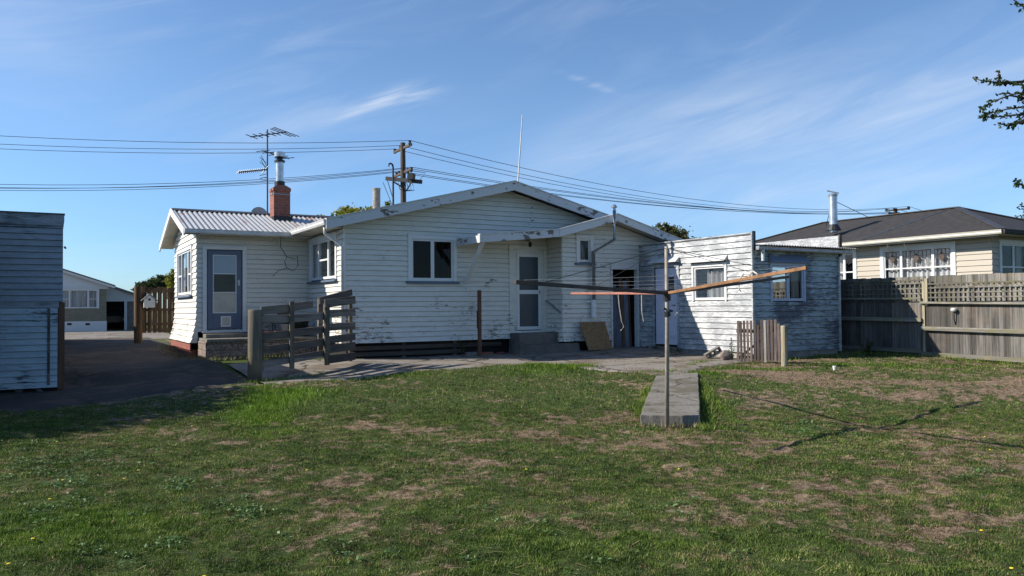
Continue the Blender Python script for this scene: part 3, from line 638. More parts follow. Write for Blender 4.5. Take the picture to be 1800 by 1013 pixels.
# wing roof
m = MB(); corrugated(m, (2.84, 20.88, 3.555), (8.6, 20.88, 3.555), (8.6, WRY, WRZ), (2.84, WRY, WRZ)); m.build('roof', 'iron_white', H, smooth=True)
m = MB(); m.prism([(2.86, 20.95, 3.52), (2.86, WRY, WRZ-.03), (2.86, 26.05, 3.50), (2.86, 26.05, 3.46), (2.86, WRY, WRZ-.07), (2.86, 20.95, 3.48)], (5.6, 0, 0)); m.build('roof', 'iron_grey', H)
m = MB(); m.prism([(2.82, WRY-.16, WRZ-.02), (2.82, WRY, WRZ+.045), (2.82, WRY+.16, WRZ-.02), (2.82, WRY, WRZ+.01)], (5.6, 0, 0)); m.build('ridge_capping', 'ridge_cap', H)
for (ya, za, yb, zb) in ((20.93, 3.58, WRY, WRZ+.03), (WRY, WRZ+.03, 26.08, 3.50)):
    m = MB(); m.prism([(2.78, ya, za), (2.78, yb, zb), (2.78, yb, zb-.17), (2.78, ya, za-.17)], (.04, 0, 0)); b = m.build('barge_board', 'paint_trim', H, bevel=.004)
m = MB(); m.prism([(2.82, 20.95, 3.46), (2.82, WRY, WRZ-.08), (2.82, 26.05, 3.44), (2.82, 26.05, 3.42), (2.82, WRY, WRZ-.10), (2.82, 20.95, 3.44)], (.36, 0, 0)); m.build('soffit', 'soffit', H)
# windows and doors
window(fac, H, Wn[0], Wn[1], Wn[2], Wn[3], [.5], glass='glass_dark', curtain=[(0, 1, 'brown_backing')], label='two sash window with dark panes beside the porch')  # brown sheet and dark tint put in to keep the panes dark
f = window(sidew, H, 18.95, 21.10, 2.33, 3.32, [.30, .70], transoms={1: .50}, curtain=[(0, .22, 'curtain_dim'), (.78, 1, 'curtain')], label='triple window in the sunlit side wall')
window(wend, H, 22.2, 24.8, 2.0, 3.18, [.27, .73], transoms={0: .45, 2: .45}, curtain=[(0, .2, 'curtain'), (.8, 1, 'curtain')], label='triple window in the end wall of the left wing')
window(lean, H, 12.24, 12.60, 2.78, 3.40, [], glass='glass', curtain=[(0, 1, 'curtain_dim')], label='small single pane window')
def door_wing():
    fr = MB()
    for r in ((3.30, 3.40, 1.03, 3.22), (4.28, 4.38, 1.03, 3.22), (3.40, 4.28, 3.12, 3.22)): wing.slab(fr, *r, -.02, .05)
    fr.build('door_frame', 'paint_trim', H, bevel=.004)
    d = MB(); a, b = 3.42, 4.26
    for r in ((a, a+.13, 1.08, 3.10), (b-.13, b, 1.08, 3.10), (a+.13, b-.13, 2.98, 3.10), (a+.13, b-.13, 1.08, 1.50)): wing.slab(d, *r, -.03, .02)
    D = d.build('door', 'paint_blue_door', H, bevel=.004, label='blue door with three glass panels and a cat flap')
    q = MB()
    for z in (1.50, 2.02, 2.5): wing.slab(q, a+.13, b-.13, z-.012, z+.012, -.02, .026)
    wing.slab(q, a+.13, a+.15, 1.5, 2.98, -.02, .024); wing.slab(q, b-.15, b-.13, 1.5, 2.98, -.02, .024); wing.slab(q, a+.15, b-.15, 2.965, 2.985, -.02, .025); q.build('glazing_bead', 'paint_trim', D)
    def pn(z0, z1, mt):
        p = MB(); p.quad(wing.P(a+.13, z0, .0), wing.P(b-.13, z0, .0), wing.P(b-.13, z1, .0), wing.P(a+.13, z1, .0)); p.build('pane', mt, D)
    pn(2.5, 2.98, 'glass_frost'); pn(2.02, 2.5, 'glass')
    p = MB(); wing.slab(p, a+.15, b-.15, 1.51, 2.01, -.01, .005); p.build('panel', 'soffit', D)
    c = MB()
    for r in ((3.74, 3.99, 1.14, 1.17), (3.74, 3.99, 1.38, 1.41), (3.74, 3.77, 1.17, 1.38), (3.96, 3.99, 1.17, 1.38)): wing.slab(c, *r, .02, .045)
    cf = c.build('cat_flap', 'white_plastic', D, bevel=.006)
    c = MB(); wing.slab(c, 3.77, 3.96, 1.17, 1.38, .02, .03); c.build('flap', 'soffit', cf)
    h = MB(); wing.slab(h, b-.09, b-.05, 2.20, 2.34, .02, .03); h.tube([wing.P(b-.07, 2.30, .03), wing.P(b-.07, 2.30, .07), wing.P(b-.16, 2.30, .075)], .009, 6); h.build('handle', 'white_plastic', D)
    t = MB(); wing.slab(t, 3.28, 4.42, .99, 1.035, -.02, .12); t.build('threshold', 'paint_hood_white', H)
door_wing()
def door_back():
    fr = MB(); a, b = 10.74, 11.48
    for r in ((10.50, 10.64, .93, 3.14), (11.58, 11.72-.03, .93, 3.14), (10.50, 11.69, 3.14, 3.24)): fac.slab(fr, *r, -.02, .045)
    for r in ((10.64, a, .95, 3.10), (b, 11.58, .95, 3.10), (a, b, 3.02, 3.14)): fac.slab(fr, *r, -.05, .02)
    fr.build('door_frame', 'paint_house', H, bevel=.004)
    d = MB()
    for r in ((a, a+.07, .97, 3.02), (b-.07, b, .97, 3.02), (a+.07, b-.07, 2.93, 3.02), (a+.07, b-.07, 1.93, 2.04), (a+.07, b-.07, .97, 1.06)): fac.slab(d, *r, .0, .035)
    D = d.build('screen_door', 'paint_trim', H, bevel=.003, label='white framed screen door')
    for z0, z1, mt in ((1.06, 1.93, 'glass_screen'), (2.04, 2.93, 'glass_screen')):
        p = MB(); p.quad(fac.P(a+.07, z0, .015), fac.P(b-.07, z0, .015), fac.P(b-.07, z1, .015), fac.P(a+.07, z1, .015)); p.build('pane', mt, D)
    q = MB(); fac.slab(q, a+.07, b-.07, 1.06, 2.93, -.12, -.10); q.build('inner_door', 'brown_backing', H)
    h = MB(); fac.slab(h, b-.055, b-.02, 1.94, 2.02, .035, .06); h.build('handle', 'galv', D)
    s = MB()
    s.hexa([(10.45, 17.75, .3), (11.72, 17.75, .3), (11.72, 18.34, .3), (10.45, 18.34, .3)], [(10.50, 17.8, .90), (11.70, 17.8, .90), (11.70, 18.34, .90), (10.50, 18.34, .90)])
    s.hexa([(10.25, 17.38, .3), (12.15, 17.38, .3), (12.15, 17.74, .3), (10.25, 17.74, .3)], [(10.3, 17.42, .62), (12.1, 17.42, .62), (12.1, 17.745, .62), (10.3, 17.745, .62)])
    s.build('steps', 'foundation', H, bevel=.02)
    r = MB(); r.bar((11.62, 18.3, 1.75), (11.66, 17.62, 1.42), .03, .045); r.build('handrail', 'galv', H)
    l = MB(); l.tube([(11.05, 18.34, 3.36), (11.05, 18.22, 3.38), (11.05, 18.15, 3.30)], .014, 6); lathe(l, 11.05, 18.15, [(.02, 3.32), (.045, 3.28), (.05, 3.22), (.02, 3.18)], 10); l.build('porch_light', 'dark_metal', H)
door_back()
# broken handle-like board end on the side window sill, cable loop on the wing wall
m = MB(); m.tube([(5.15, 20.9, 3.46), (5.25, 21.40, 3.25), (5.42, 21.42, 2.98), (5.62, 21.40, 2.92), (5.70, 21.40, 3.0), (5.72, 21.40, 2.75), (5.60, 21.40, 2.60), (5.42, 21.40, 2.68), (5.36, 21.40, 2.85), (5.42, 21.41, 2.97)], .008, 6)
m.tube([(5.42, 21.41, 2.68), (5.2, 21.41, 2.6), (5.05, 21.41, 2.45)], .006, 6); m.build('cable', 'wire', H)
# foundation: near-black sheets painting the shade of the void, slats, red board under the wing
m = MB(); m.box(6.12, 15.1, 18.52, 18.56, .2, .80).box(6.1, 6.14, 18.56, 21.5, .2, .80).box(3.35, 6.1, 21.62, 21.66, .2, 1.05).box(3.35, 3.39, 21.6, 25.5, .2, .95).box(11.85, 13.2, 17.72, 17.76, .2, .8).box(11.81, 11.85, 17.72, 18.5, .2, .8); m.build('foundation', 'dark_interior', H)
m = MB()
for z, xa, xb in ((.62, 6.1, 10.3), (.47, 6.1, 9.2)): m.box(xa, xb, 18.42, 18.45, z-.05, z+.05)
for x in (6.15, 7.5, 8.9): m.box(x, x+.1, 18.455, 18.5, .25, .74)
m.build('base_slat', 'slat_wood', H)
m = MB(); m.box(3.03, 3.06, 21.6, 25.4, .55, .70); m.build('base_board', 'rust_red', H)
m = MB(); m.box(3.09, 3.2, 21.7, 25.4, .25, .56); m.build('base_wall', 'terracotta', H)
# flue pipe on the lean-to wall
m = MB(); m.tube([(12.62, 17.46, 1.75), (12.62, 17.46, 3.05), (12.90, 17.0-.12, 3.35), (12.90, 16.88, 4.12)], .052, 12); fp = m.build('flue_pipe', 'galv', H, smooth=True)
m = MB(); m.tube([(12.62, 17.46, 1.28), (12.62, 17.46, 1.76)], .07, 12); m.bar((12.42, 17.5, 1.72), (12.66, 17.5, 1.72), .03, .03); m.build('pipe_sleeve', 'white_plastic', fp)
m = MB(); lathe(m, 12.90, 16.88, [(.035, 4.10), (.035, 4.20), (.08, 4.20), (.08, 4.22), (.03, 4.28)], 12); m.build('cowl', 'galv', fp)
# passage with planks
m = MB(); lean.slab(m, 13.27, 14.24, 2.60, 2.78, -.02, .06); lean.slab(m, 13.27, 13.33, .35, 2.60, -.02, .05); lean.slab(m, 14.19, 14.245, .35, 2.60, -.1, .05); m.build('passage_frame', 'paint_hood_white', H)
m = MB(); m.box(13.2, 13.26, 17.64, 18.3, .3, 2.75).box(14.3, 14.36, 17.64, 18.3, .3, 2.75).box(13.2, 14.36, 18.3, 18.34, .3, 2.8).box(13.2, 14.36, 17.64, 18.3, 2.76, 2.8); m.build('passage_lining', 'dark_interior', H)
# chimney
cf = onY(482, 383, 22.75); cxm = 5.62
m = MB(); m.box(5.40, 5.86, 22.75, 23.21, 4.0, 5.0); ch = m.build('chimney', 'brick', H)
m = MB(); m.prism([(5.38, 22.73, 4.93), (5.88, 22.73, 4.93), (5.88, 22.73, 5.01), (5.75, 22.8, 5.10), (5.51, 22.8, 5.10), (5.38, 22.73, 5.01)], (0, .50, 0)); m.build('chimney_cap', 'brick', ch)
m = MB(); m.box(5.385, 5.875, 22.735, 23.225, 4.83, 4.845); m.build('strap', 'galv', ch)
m = MB(); m.box(5.38, 5.9, 22.66, 23.24, 4.02, 4.20); m.build('flashing', 'dark_metal', ch)
m = MB(); lathe(m, 5.62, 22.98, [(.145, 5.08), (.145, 5.22), (.11, 5.23)], 18); m.build('collar', 'dark_metal', ch)
m = MB(); lathe(m, 5.62, 22.98, [(.11, 5.23), (.11, 5.80)], 20); m.build('flue', 'flue_metal', ch, smooth=False)
m = MB(); lathe(m, 5.62, 22.98, [(.15, 5.78), (.15, 5.83), (.08, 5.86), (.08, 5.90), (.14, 5.90), (.14, 5.93)], 18); m.build('flue_collar', 'dark_metal', ch)
m = MB(); lathe(m, 5.62, 22.98, [(.15, 5.93), (.155, 6.06), (.14, 6.07)], 18); m.build('cowl', 'flue_metal', ch)
# concrete vent pipe and service mast on the main roof
m = MB(); lathe(m, 8.91, 24.0, [(.125, 4.2), (.12, 5.33), (.13, 5.34), (.13, 5.39), (.10, 5.39)], 16); m.build('vent_pipe', 'rust_pipe', H)
m = MB(); a = (8.29, 21.0); m.tube([(*a, 4.2), (*a, 5.55), (a[0]-.02, a[1], 5.62), (a[0]-.07, a[1], 5.65), (a[0]-.12, a[1], 5.62), (a[0]-.13, a[1], 5.56)], .028, 8); m.tube([(*a, 4.4), (a[0]-.3, a[1], 5.1)], .008, 5); m.build('service_mast', 'dark_metal', H)
# terrace in front of the wing
T = thing('terrace', 'raised concrete terrace on a split block wall before the blue door', 'terrace', (4.6, 20.8, .4))
m = MB(); m.box(3.19, 6.0, 20.25, 20.45, .2, .80).box(3.19, 3.38, 20.45, 21.42, .2, .80); m.build('block_wall', 'split_block', T, bevel=.02)
m = MB(); m.box(3.21, 5.95, 20.2, 21.44, .80, .87); m.build('slab', 'concrete_light', T, bevel=.01)
m = MB(); m.box(3.3, 5.2, 20.9, 21.42, .87, .97); m.build('step', 'concrete_light', T, bevel=.01)
def rubble(name, label, cat, boxes, mat, loc, group=None):
    m = MB()
    for c, s, a in boxes:
        ca, sa = math.cos(a), math.sin(a); q = [(x*ca-y*sa, x*sa+y*ca) for x, y in ((-s[0], -s[1]), (s[0], -s[1]), (s[0], s[1]), (-s[0], s[1]))]
        m.hexa([(c[0]+x, c[1]+y, c[2]) for x, y in q], [(c[0]+x, c[1]+y, c[2]+s[2]) for x, y in q])
    o = m.build(name, mat, None, bevel=.006); tag(o, label, cat, group); return o
# pots, bricks, barbecue on the terrace
for k in range(9):
    c = (4.35+.19*(k % 5)+.05*(k//5), 20.55+.12*(k % 2), .872+.078*(k//5)+.001); rubble('brick', 'loose red brick piled on the terrace behind the rail gate', 'brick', [(c, (.085, .055, .075), random.uniform(-.5, .5))], 'terracotta', c, 'loose bricks on the terrace')
b = thing('barbecue', 'old barbecue with a curved grey lid standing on the terrace', 'barbecue', (4.75, 20.98, .97))
m = MB(); m.box(4.48, 5.02, 20.85, 21.15, 1.28, 1.36); m.build('tray', 'dark_metal', b)
m = MB(); m.prism([(4.46, 20.83, 1.36), (4.46, 21.17, 1.36), (4.46, 21.13, 1.48), (4.46, 21.0, 1.53), (4.46, 20.87, 1.48)], (.58, 0, 0)); m.build('lid', 'grey_plastic', b, bevel=.02)
for x in (4.52, 4.98):
    for y in (20.88, 21.12): m = MB(); m.tube([(x, y, .97), (x, y, 1.29)], .014, 6); m.build('leg', 'dark_metal', b)
b = thing('tub', 'low dark planter tub against the house side wall', 'planter', (5.55, 20.75, .87))
m = MB(); lathe(m, 5.5, 20.72, [(.24, .872), (.30, 1.25), (.33, 1.27), (.30, 1.28), (.28, 1.1)], 18); m.build('bowl', 'dark_metal', b, smooth=True)
m = MB(); lathe(m, 5.15, 20.62, [(.095, .872), (.12, 1.18), (.13, 1.19), (.12, 1.2), (.1, .95)], 14); o = m.build('bucket', 'grey_plastic', None, smooth=True); tag(o, 'pale grey bucket on the terrace behind the rail gate', 'bucket')
m = MB(); m.box(4.9, 5.45, 20.98, 21.03, 1.2, 1.5); o = m.build('board', 'slat_wood', None); o.rotation_euler = (0, 0, 0); tag(o, 'short grey board propped beside the barbecue', 'board')
# rubbish under the house
for k, (x, s, mt, lb) in enumerate([(9.75, (.16, .05, .06), 'terracotta', 'flat red brick in the gap under the house wall'), (10.15, (.10, .05, .05), 'rust_red', 'small red brick left of the door steps'), (9.18, (.17, .07, .09), 'concrete_light', 'pale concrete block at the foot of the brown post'), (12.95, (.07, .06, .12), 'rock', 'brown brick stump beside the leaning board')]):
    y = 18.2 if x < 12 else 17.45; y = 17.95 if x == 9.18 else y
    rubble('brick' if mt != 'concrete_light' else 'block', lb, 'brick', [((x, y, ghs(x, y)+.008), s, .1)], mt, None)
# white pole and aerial, dish
m = MB(); m.tube([(10.575, 17.98, 4.70), (10.74, 17.98, 6.65)], [.020, .013], 8); tag(m.build('aerial_pole', 'gutter_white', None), 'tall thin white pole rising from the gable apex', 'pole')
A = thing('tv_antenna', 'television aerial mast with three yagi arrays beside the chimney', 'antenna', (5.28, 23.3, 4.3))
yy = 23.3
m = MB(); mx = onY(470, 300, yy)[0]; m.tube([(mx, yy, 4.2), (mx, yy, onY(471, 228, yy)[2])], .022, 8); m.build('mast', 'antenna_metal', A)
def yagi(px0, py0, px1, py1, els, dirv, thick=.012):
    a, b_ = onY(px0, py0, yy), onY(px1, py1, yy); m = MB(); m.bar(a, b_, .03, .03); dv = np.array(dirv, float); dv /= np.linalg.norm(dv)
    for t, L in els: c = lerp(a, b_, t); m.tube([c-dv*L/2, c+dv*L/2], thick, 5)
    m.build('antenna_array', 'antenna_metal', A)
yagi(440, 241, 505, 232, [(.04, .34), (.2, .30), (.37, .30), (.55, .32), (.68, .3), (.82, .62), (.90, .70), (.98, .75)], (1, -.2, -.33))
yagi(460, 265, 508, 279, [(.05, .38), (.25, .36), (.5, .40), (.75, .34), (.95, .38)], (1, -.5, .12))
yagi(419, 303, 470, 298, [(k*.07, .13) for k in range(0, 13)]+[(.93, .3)], (.55, -.3, .7), .016)
m = MB()
for dz in (-.18, -.1, .08, .2): c = onY(464, 298, yy)+np.array((0, 0, dz*1.1)); m.tube([c+np.array((-.12, 0, .1*np.sign(dz)+.02)), c+np.array((.06, 0, -.02))], .009, 5); m.tube([c+np.array((-.1, -.1, .16*np.sign(dz))), c+np.array((.1, .1, -.1))], .009, 5)
m.build('reflector', 'antenna_metal', A)
D = thing('satellite_dish', 'grey satellite dish seen edge on behind the roof ridge', 'satellite dish', (5.15, 24.0, 4.2))
m = MB(); c = onY(456, 377, 24.0); n0 = len(m.v); seg = 20
for r, dd in ((.0, .05), (.13, .035), (.24, 0.0)):
    for k in range(seg): t = 2*math.pi*k/seg; m.v.append((c[0]+r*math.cos(t), 24.0+dd+.3*r*math.sin(t), c[2]+.95*r*math.sin(t)))
for i in range(2):
    for k in range(seg): a, b_ = i*seg+k, i*seg+(k+1) % seg; m.f.append((a, b_, b_+seg, a+seg))
m.build('reflector', 'dish_grey', D, smooth=True)
m = MB(); m.tube([(c[0], 24.06, 4.0), (c[0], 24.06, c[2])], .02, 6); m.build('bracket', 'dark_metal', D)

# planks stored in the passage
for k, (x, w_, mt, top, lb) in enumerate([(13.40, .13, 'plank_brown', 2.5, 'dark brown plank at the left of the passage'), (13.56, .12, 'plank_blue', 2.2, 'blue grey plank standing second from the left in the passage'), (13.70, .11, 'plank_blue', 2.0, 'shorter blue grey plank in the middle of the passage'), (13.84, .13, 'plank_brown', 2.35, 'reddish brown plank fourth from the left in the passage'), (13.99, .12, 'plank_blue', 2.3, 'wide blue grey plank near the right of the passage'), (14.11, .09, 'plank_brown', 2.4, 'narrow dark plank at the right edge of the passage')]):
    m = MB(); m.bar((x, 17.70+.02*k, .42), (x+random.uniform(-.015, .015), 17.80+.02*k, top), w_+.015, .03, (0, 1, 0)); tag(m.build('plank', mt, None), lb, 'plank', 'planks stored in the passage')
# leaning chip board
z0 = ghs(12.9, 17.1)+.012; a, b_ = onY(1022, 614, 17.12), onY(1068, 612, 17.12)
m = MB(); a = (12.18, 17.12, z0); m.hexa([(12.20, 17.12, z0), (12.98, 17.14, z0), (12.92, 17.38, z0+.74), (12.10, 17.40, z0+.74)], [(12.20, 17.145, z0), (12.98, 17.165, z0), (12.92, 17.405, z0+.74), (12.10, 17.425, z0+.74)])
tag(m.build('leaning_board', 'particle_board', None), 'brown particle board sheet leaning on the house wall', 'board')
# brown post in front of the facade
m = MB(); m.box(9.30, 9.385, 17.80, 17.87, .3, 2.02); p = m.build('post', 'brown_post', None, bevel=.005); tag(p, 'reddish brown timber post standing against the house wall', 'post')
m = MB(); m.box(9.27, 9.298, 17.82, 17.85, 1.05, 1.5); m.build('latch', 'dark_metal', p)

# ------------------------------------------------------------------ right shed
S = thing('garden_shed', 'flat roofed weatherboard shed with worn bluish white paint', 'shed', (15.8, 15.5, .3))
XS, YS = 14.3, 13.45; ss = Wall('x', XS); sb = Wall('y', YS)
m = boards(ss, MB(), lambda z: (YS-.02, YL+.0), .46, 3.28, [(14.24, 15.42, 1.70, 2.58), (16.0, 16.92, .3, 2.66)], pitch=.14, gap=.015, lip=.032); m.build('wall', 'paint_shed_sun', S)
m = boards(sb, MB(), lambda z: (XS, 17.40), .46, 2.96, [(14.92, 16.10, 1.66, 2.56)], pitch=.14, gap=.013, lip=.03); m.build('wall', 'paint_shed_shade', S)
m = MB(); m.box(XS-.035, XS+.02, YS-.06, YS-.022, .44, 3.32); m.build('corner_board', 'paint_shed_sun', S)
m = MB(); m.box(XS+.021, XS+.10, YS-.05, YS-.01, 2.9, 3.34); m.build('parapet_end', 'dark_metal', S)
m = MB(); m.box(XS-.04, XS+.06, YS-.02, 17.58, 3.28, 3.305); m.build('parapet_cap', 'paint_shed_sun', S)
m = MB(); m.box(XS+.02, XS+.05, YS, 17.58, 2.9, 3.28); m.build('parapet_back', 'slat_wood', S)
m = MB(); m.box(17.36, 17.42, YS-.05, 17.5, .4, 3.34); m.build('wall', 'paint_shed_sun', S)
m = MB(); m.box(17.35, 17.45, YS-.09, YS-.052, 2.85, 3.37); m.build('parapet_end', 'slat_wood', S)
m = MB(); m.box(XS+.06, 17.36, 17.5, 17.56, .4, 3.2); m.build('wall', 'paint_shed_shade', S)
m = MB(); corrugated(m, (14.42, 13.12, 3.0), (17.75, 13.12, 3.0), (17.75, 17.5, 3.16), (14.42, 17.5, 3.16), .09, .014); m.build('roof', 'iron_grey', S, smooth=True)
m = MB(); m.box(14.4, 17.35, 13.3, 17.5, 2.90, 2.93); m.build('ceiling', 'soffit', S)
m = MB(); m.box(14.36, 17.5, 13.40, 13.425, 2.80, 2.93); m.build('fascia', 'paint_shed_shade', S)
m = gutter(MB(), (14.25, 13.26, 2.88), (17.55, 13.26, 2.86), .10, .09); m.build('gutter', 'galv', S)
m = MB(); m.tube([(14.42, 13.20, 2.9), (14.42, 13.20, 2.62)], .04, 10); m.build('downpipe', 'gutter_white', S)
m = MB(); m.box(14.33, 17.35, 13.47, 13.60, .1, .46).box(14.32, 14.45, 13.60, 17.58, .1, .46); m.build('plinth', 'plinth', S)
m = MB(); m.box(14.5, 17.3, 13.6, 17.45, .40, .44); m.build('floor', 'dark_interior', S)
m = MB(); m.box(16.2, 16.25, 14.0, 17.45, .44, 2.9); m.build('inner_wall', 'interior_wall', S)
window(ss, S, 14.28, 15.38, 1.72, 2.56, [], face=.06, skip_sill=True, curtain=[(.0, .68, 'curtain')], label='sunlit window with a pleated curtain')
window(sb, S, 14.95, 16.07, 1.68, 2.54, [.52], face=.05, trim='paint_blue_frame', sash='paint_blue_frame', skip_sill=True, curtain=[(.75, .98, 'curtain_dim')], label='pale blue framed window on the shaded wall')
# open sash ajar
m = MB(); a = np.array((15.56, 13.40, 1.70)); 
def hood(wl, t0, t1, z, drop, o, mat):
    m = MB(); m.hexa([wl.P(t0, z, .02), wl.P(t1, z, .02), wl.P(t1+.03, z-drop, o), wl.P(t0-.03, z-drop, o)], [wl.P(t0, z+.02, .02), wl.P(t1, z+.02, .02), wl.P(t1+.03, z-drop+.02, o), wl.P(t0-.03, z-drop+.02, o)])
    for t in (t0, t1): m.prism([wl.P(t, z-.001, .02), wl.P(t, z-drop, o-.02), wl.P(t, z-drop, .02)], np.array(wl.P(t+.01, z, 0))-np.array(wl.P(t, z, 0)))
    m.build('window_hood', mat, S)
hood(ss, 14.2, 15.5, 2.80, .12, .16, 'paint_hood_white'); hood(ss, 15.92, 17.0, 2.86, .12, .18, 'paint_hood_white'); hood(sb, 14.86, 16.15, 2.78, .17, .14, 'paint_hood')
# shed door
m = MB()
for r in ((15.92, 16.0, .5, 2.66), (16.92, 16.99, .5, 2.66), (16.0, 16.92, 2.62, 2.70)): ss.slab(m, *r, -.03, .05)
m.build('door_frame', 'paint_shed_sun', S)
m = MB(); ss.slab(m, 16.03, 16.89, .55, 2.60, -.03, .015); d = m.build('door', 'paint_lilac', S, bevel=.004, label='pale lilac panelled door')
m = MB(); ss.slab(m, 16.12, 16.40, 1.95, 2.35, .0, .02); m.build('door_window', 'glass_dark', d)
m = MB()
for r in ((16.10, 16.42, 2.35, 2.39), (16.10, 16.42, 1.91, 1.95), (16.08, 16.12, 1.91, 2.39), (16.40, 16.44, 1.91, 2.39), (16.12, 16.42, .75, .79), (16.12, 16.42, 1.25, 1.29), (16.10, 16.13, .75, 1.29), (16.42, 16.45, .75, 1.29)): ss.slab(m, *r, .015, .03)
m.build('door_trim', 'paint_lilac', d)
m = MB(); m.tube([ss.P(16.10, 1.6, .015), ss.P(16.10, 1.6, .06), ss.P(16.18, 1.6, .065)], .012, 6); m.build('handle', 'dark_metal', d)
m = MB(); m.box(14.0, 14.30, 15.9, 17.0, .3, .50); m.build('door_step', 'concrete', S, bevel=.015)

# ------------------------------------------------------------------ left shed
L = thing('timber_outbuilding', 'tall blue grey weatherboard outbuilding cut off by the left edge', 'shed', (-3, 20, .1))
YA = 17.7; la = Wall('y', YA); zt = onY(50, 375, YA)[2]; xr = onY(111, 400, YA)[0]; xr2 = onY(101, 620, YA)[0]; zb = .12; zm = onY(50, 530, YA)[2]
m = boards(la, MB(), lambda z: (-6.0, xr), zm+.0, zt-.22, [], pitch=.118, lip=.03, gap=.011); m.build('wall', 'paint_left_shed_top', L)
m = MB(); la.slab(m, -6, xr+.01, zt-.22, zt, -.02, .03); m.build('fascia', 'paint_left_shed_top', L)
m = MB(); la.slab(m, -6, xr+.03, zt, zt+.02, -.2, .05); m.build('roof_edge', 'dark_metal', L)
m = MB(); la.slab(m, -6, xr2+.02, zm-.125, zm-.002, -.04, .008); m.build('rail', 'paint_left_shed_top', L)
m = boards(la, MB(), lambda z: (-6.0, xr2), zb, zm-.125, [], pitch=.118, lip=.03, gap=.011); m.build('door', 'paint_left_shed', L, label='paler blue lower boards, flaking')
m = MB(); la.slab(m, xr2-.17, xr2-.125, zb+.05, zm-.14, .02, .034); m.build('stain_strip', 'slat_wood', L)
m = MB(); m.box(xr2+.01, xr2+.12, YA+.02, YA+.14, -.05, zm-.02); m.build('post', 'brown_post', L)
m = MB(); m.box(xr-.04, xr-.01, YA+.03, 21.0, .1, zt-.1).box(xr-.05, xr-.02, 21.0, 33.5, .1, 2.6).box(-6, xr-.05, 33.4, 33.5, .1, 2.6).box(-6, xr-.05, 20.9, 21, 2.5, zt-.1).box(-6.1, -6, YA, 33.5, .1, 2.5); m.build('wall', 'paint_left_shed_top', L)  # low rear length is unseen, sized to cast shade on the drive
m = MB(); m.box(-6.1, xr+.02, YA-.02, 21.05, zt-.12, zt-.02).box(-6.1, xr-.01, 21.05, 33.55, 2.58, 2.64); m.build('roof', 'iron_grey', L)
for x in (-4, -2, -.6): m = MB(); m.box(x, x+.12, YA+.05, YA+.17, -.1, .14); m.build('pile', 'slat_wood', L)
m = MB(); m.bar((xr2-.35, YA+.05, .12), (xr2-.2, YA-.1, -.03), .04, .06); m.build('prop', 'slat_wood', L)
m = MB(); m.tube([(xr+.02, YA-.02, zt-.62), (xr+.05, YA-.02, zt-.66)], .02, 6); m.build('hook', 'dark_metal', L)

# ------------------------------------------------------------------ right boundary fence
def fence_right():
    XF = 18.3
    F_ = thing('lattice_topped_fence', 'weathered grey paling fence with lattice top, right section in full sun', 'fence', (XF, 9.5, .25))
    G_ = thing('lattice_topped_fence', 'weathered paling fence section with square lattice next to the shed, half in shade', 'fence', (XF, 13, .35))
    for (R_, ya, yb) in ((F_, 4.6, 11.72), (G_, 11.78, 16.2)):
        z1 = 1.62; m = MB(); y = ya
        while y < yb-.02:
            w_ = .15; m.hexa([(XF+.03, y+.003, ghs(XF, y)-.03), (XF+.03, min(y+w_-.003, yb), ghs(XF, y)-.03), (XF+.03, min(y+w_-.003, yb), z1+random.uniform(-.005, .0)), (XF+.03, y+.003, z1)],
                         [(XF+.05+random.uniform(0, .006), y+.003, ghs(XF, y)-.03), (XF+.052, min(y+w_-.003, yb), ghs(XF, y)-.03), (XF+.052, min(y+w_-.003, yb), z1), (XF+.05, y+.003, z1)]); y += w_
        m.build('palings', 'fence_wood', R_)
        # back upper palings of the neighbour's side
        m = MB(); y = ya
        while y < yb-.02: m.box(XF+.16, XF+.18, y+.004, min(y+.146, yb), 1.5, 2.26+random.uniform(-.01, .008)); y += .15
        m.build('back_palings', 'lattice_wood', R_)
        s = -.006
        zr = (1.60, .98, .36) if R_ is F_ else (1.70, 1.18, .42)
        for z in zr:
            m = MB(); m.bar((XF-.02, ya, z+(ghs(XF, ya)-.3)*.5), (XF-.02, yb+(.08 if R_ is F_ else -.1), z+(ghs(XF, yb)-.3)*.5), .10, .05 if z > 1.5 else .095, (0, 0, 1)); m.build('rail', 'fence_rail', R_, bevel=.004)
        m = MB(); zl0, zl1 = (1.66, 2.06) if R_ is F_ else (1.76, 2.16); yb2 = yb-.1
        y = ya+.05
        while y < yb2: m.box(XF+.012, XF+.022, y, y+.035, zl0, zl1); y += .115 if R_ is F_ else .125
        for z in (np.arange(zl0+.06, zl1, .115 if R_ is F_ else .125)): m.box(XF+.0, XF+.010, ya, yb2, z, z+.032)
        m.build('lattice', 'lattice_wood', R_)
        m = MB(); m.bar((XF, ya, zl1), (XF, yb2, zl1), .05, .035); m.build('lattice_cap', 'fence_rail', R_)
    m = MB()
    for y in (11.72,): m.box(XF+.0, XF+.055+.03, y+.0, y+.06, .1, 2.12)
    m.box(XF-.02, XF+.05, 11.63, 11.70, 1.55, 2.2); m.build('post', 'pale_post', F_)
    for y in (9.2, 6.6): m = MB(); m.box(XF+.06, XF+.15, y, y+.1, .1, 1.6); m.build('post', 'fence_rail', F_)
    l = MB(); c = onX(1678, 546, XF); l.tube([(XF+.02, c[1], c[2]-.33), (XF-.02, c[1]+.005, c[2]-.2), (XF-.03, c[1], c[2])], .014, 6); q = l.build('garden_light', 'dark_metal', None); tag(q, 'pinkish fitting on a dark stem fixed to the sunny fence palings', 'light fitting')
    l = MB(); lathe(l, XF-.04, c[1], [(.03, c[2]-.03), (.06, c[2]), (.065, c[2]+.035), (.03, c[2]+.06)], 12); l.build('shade', 'white_plastic', q)
fence_right()

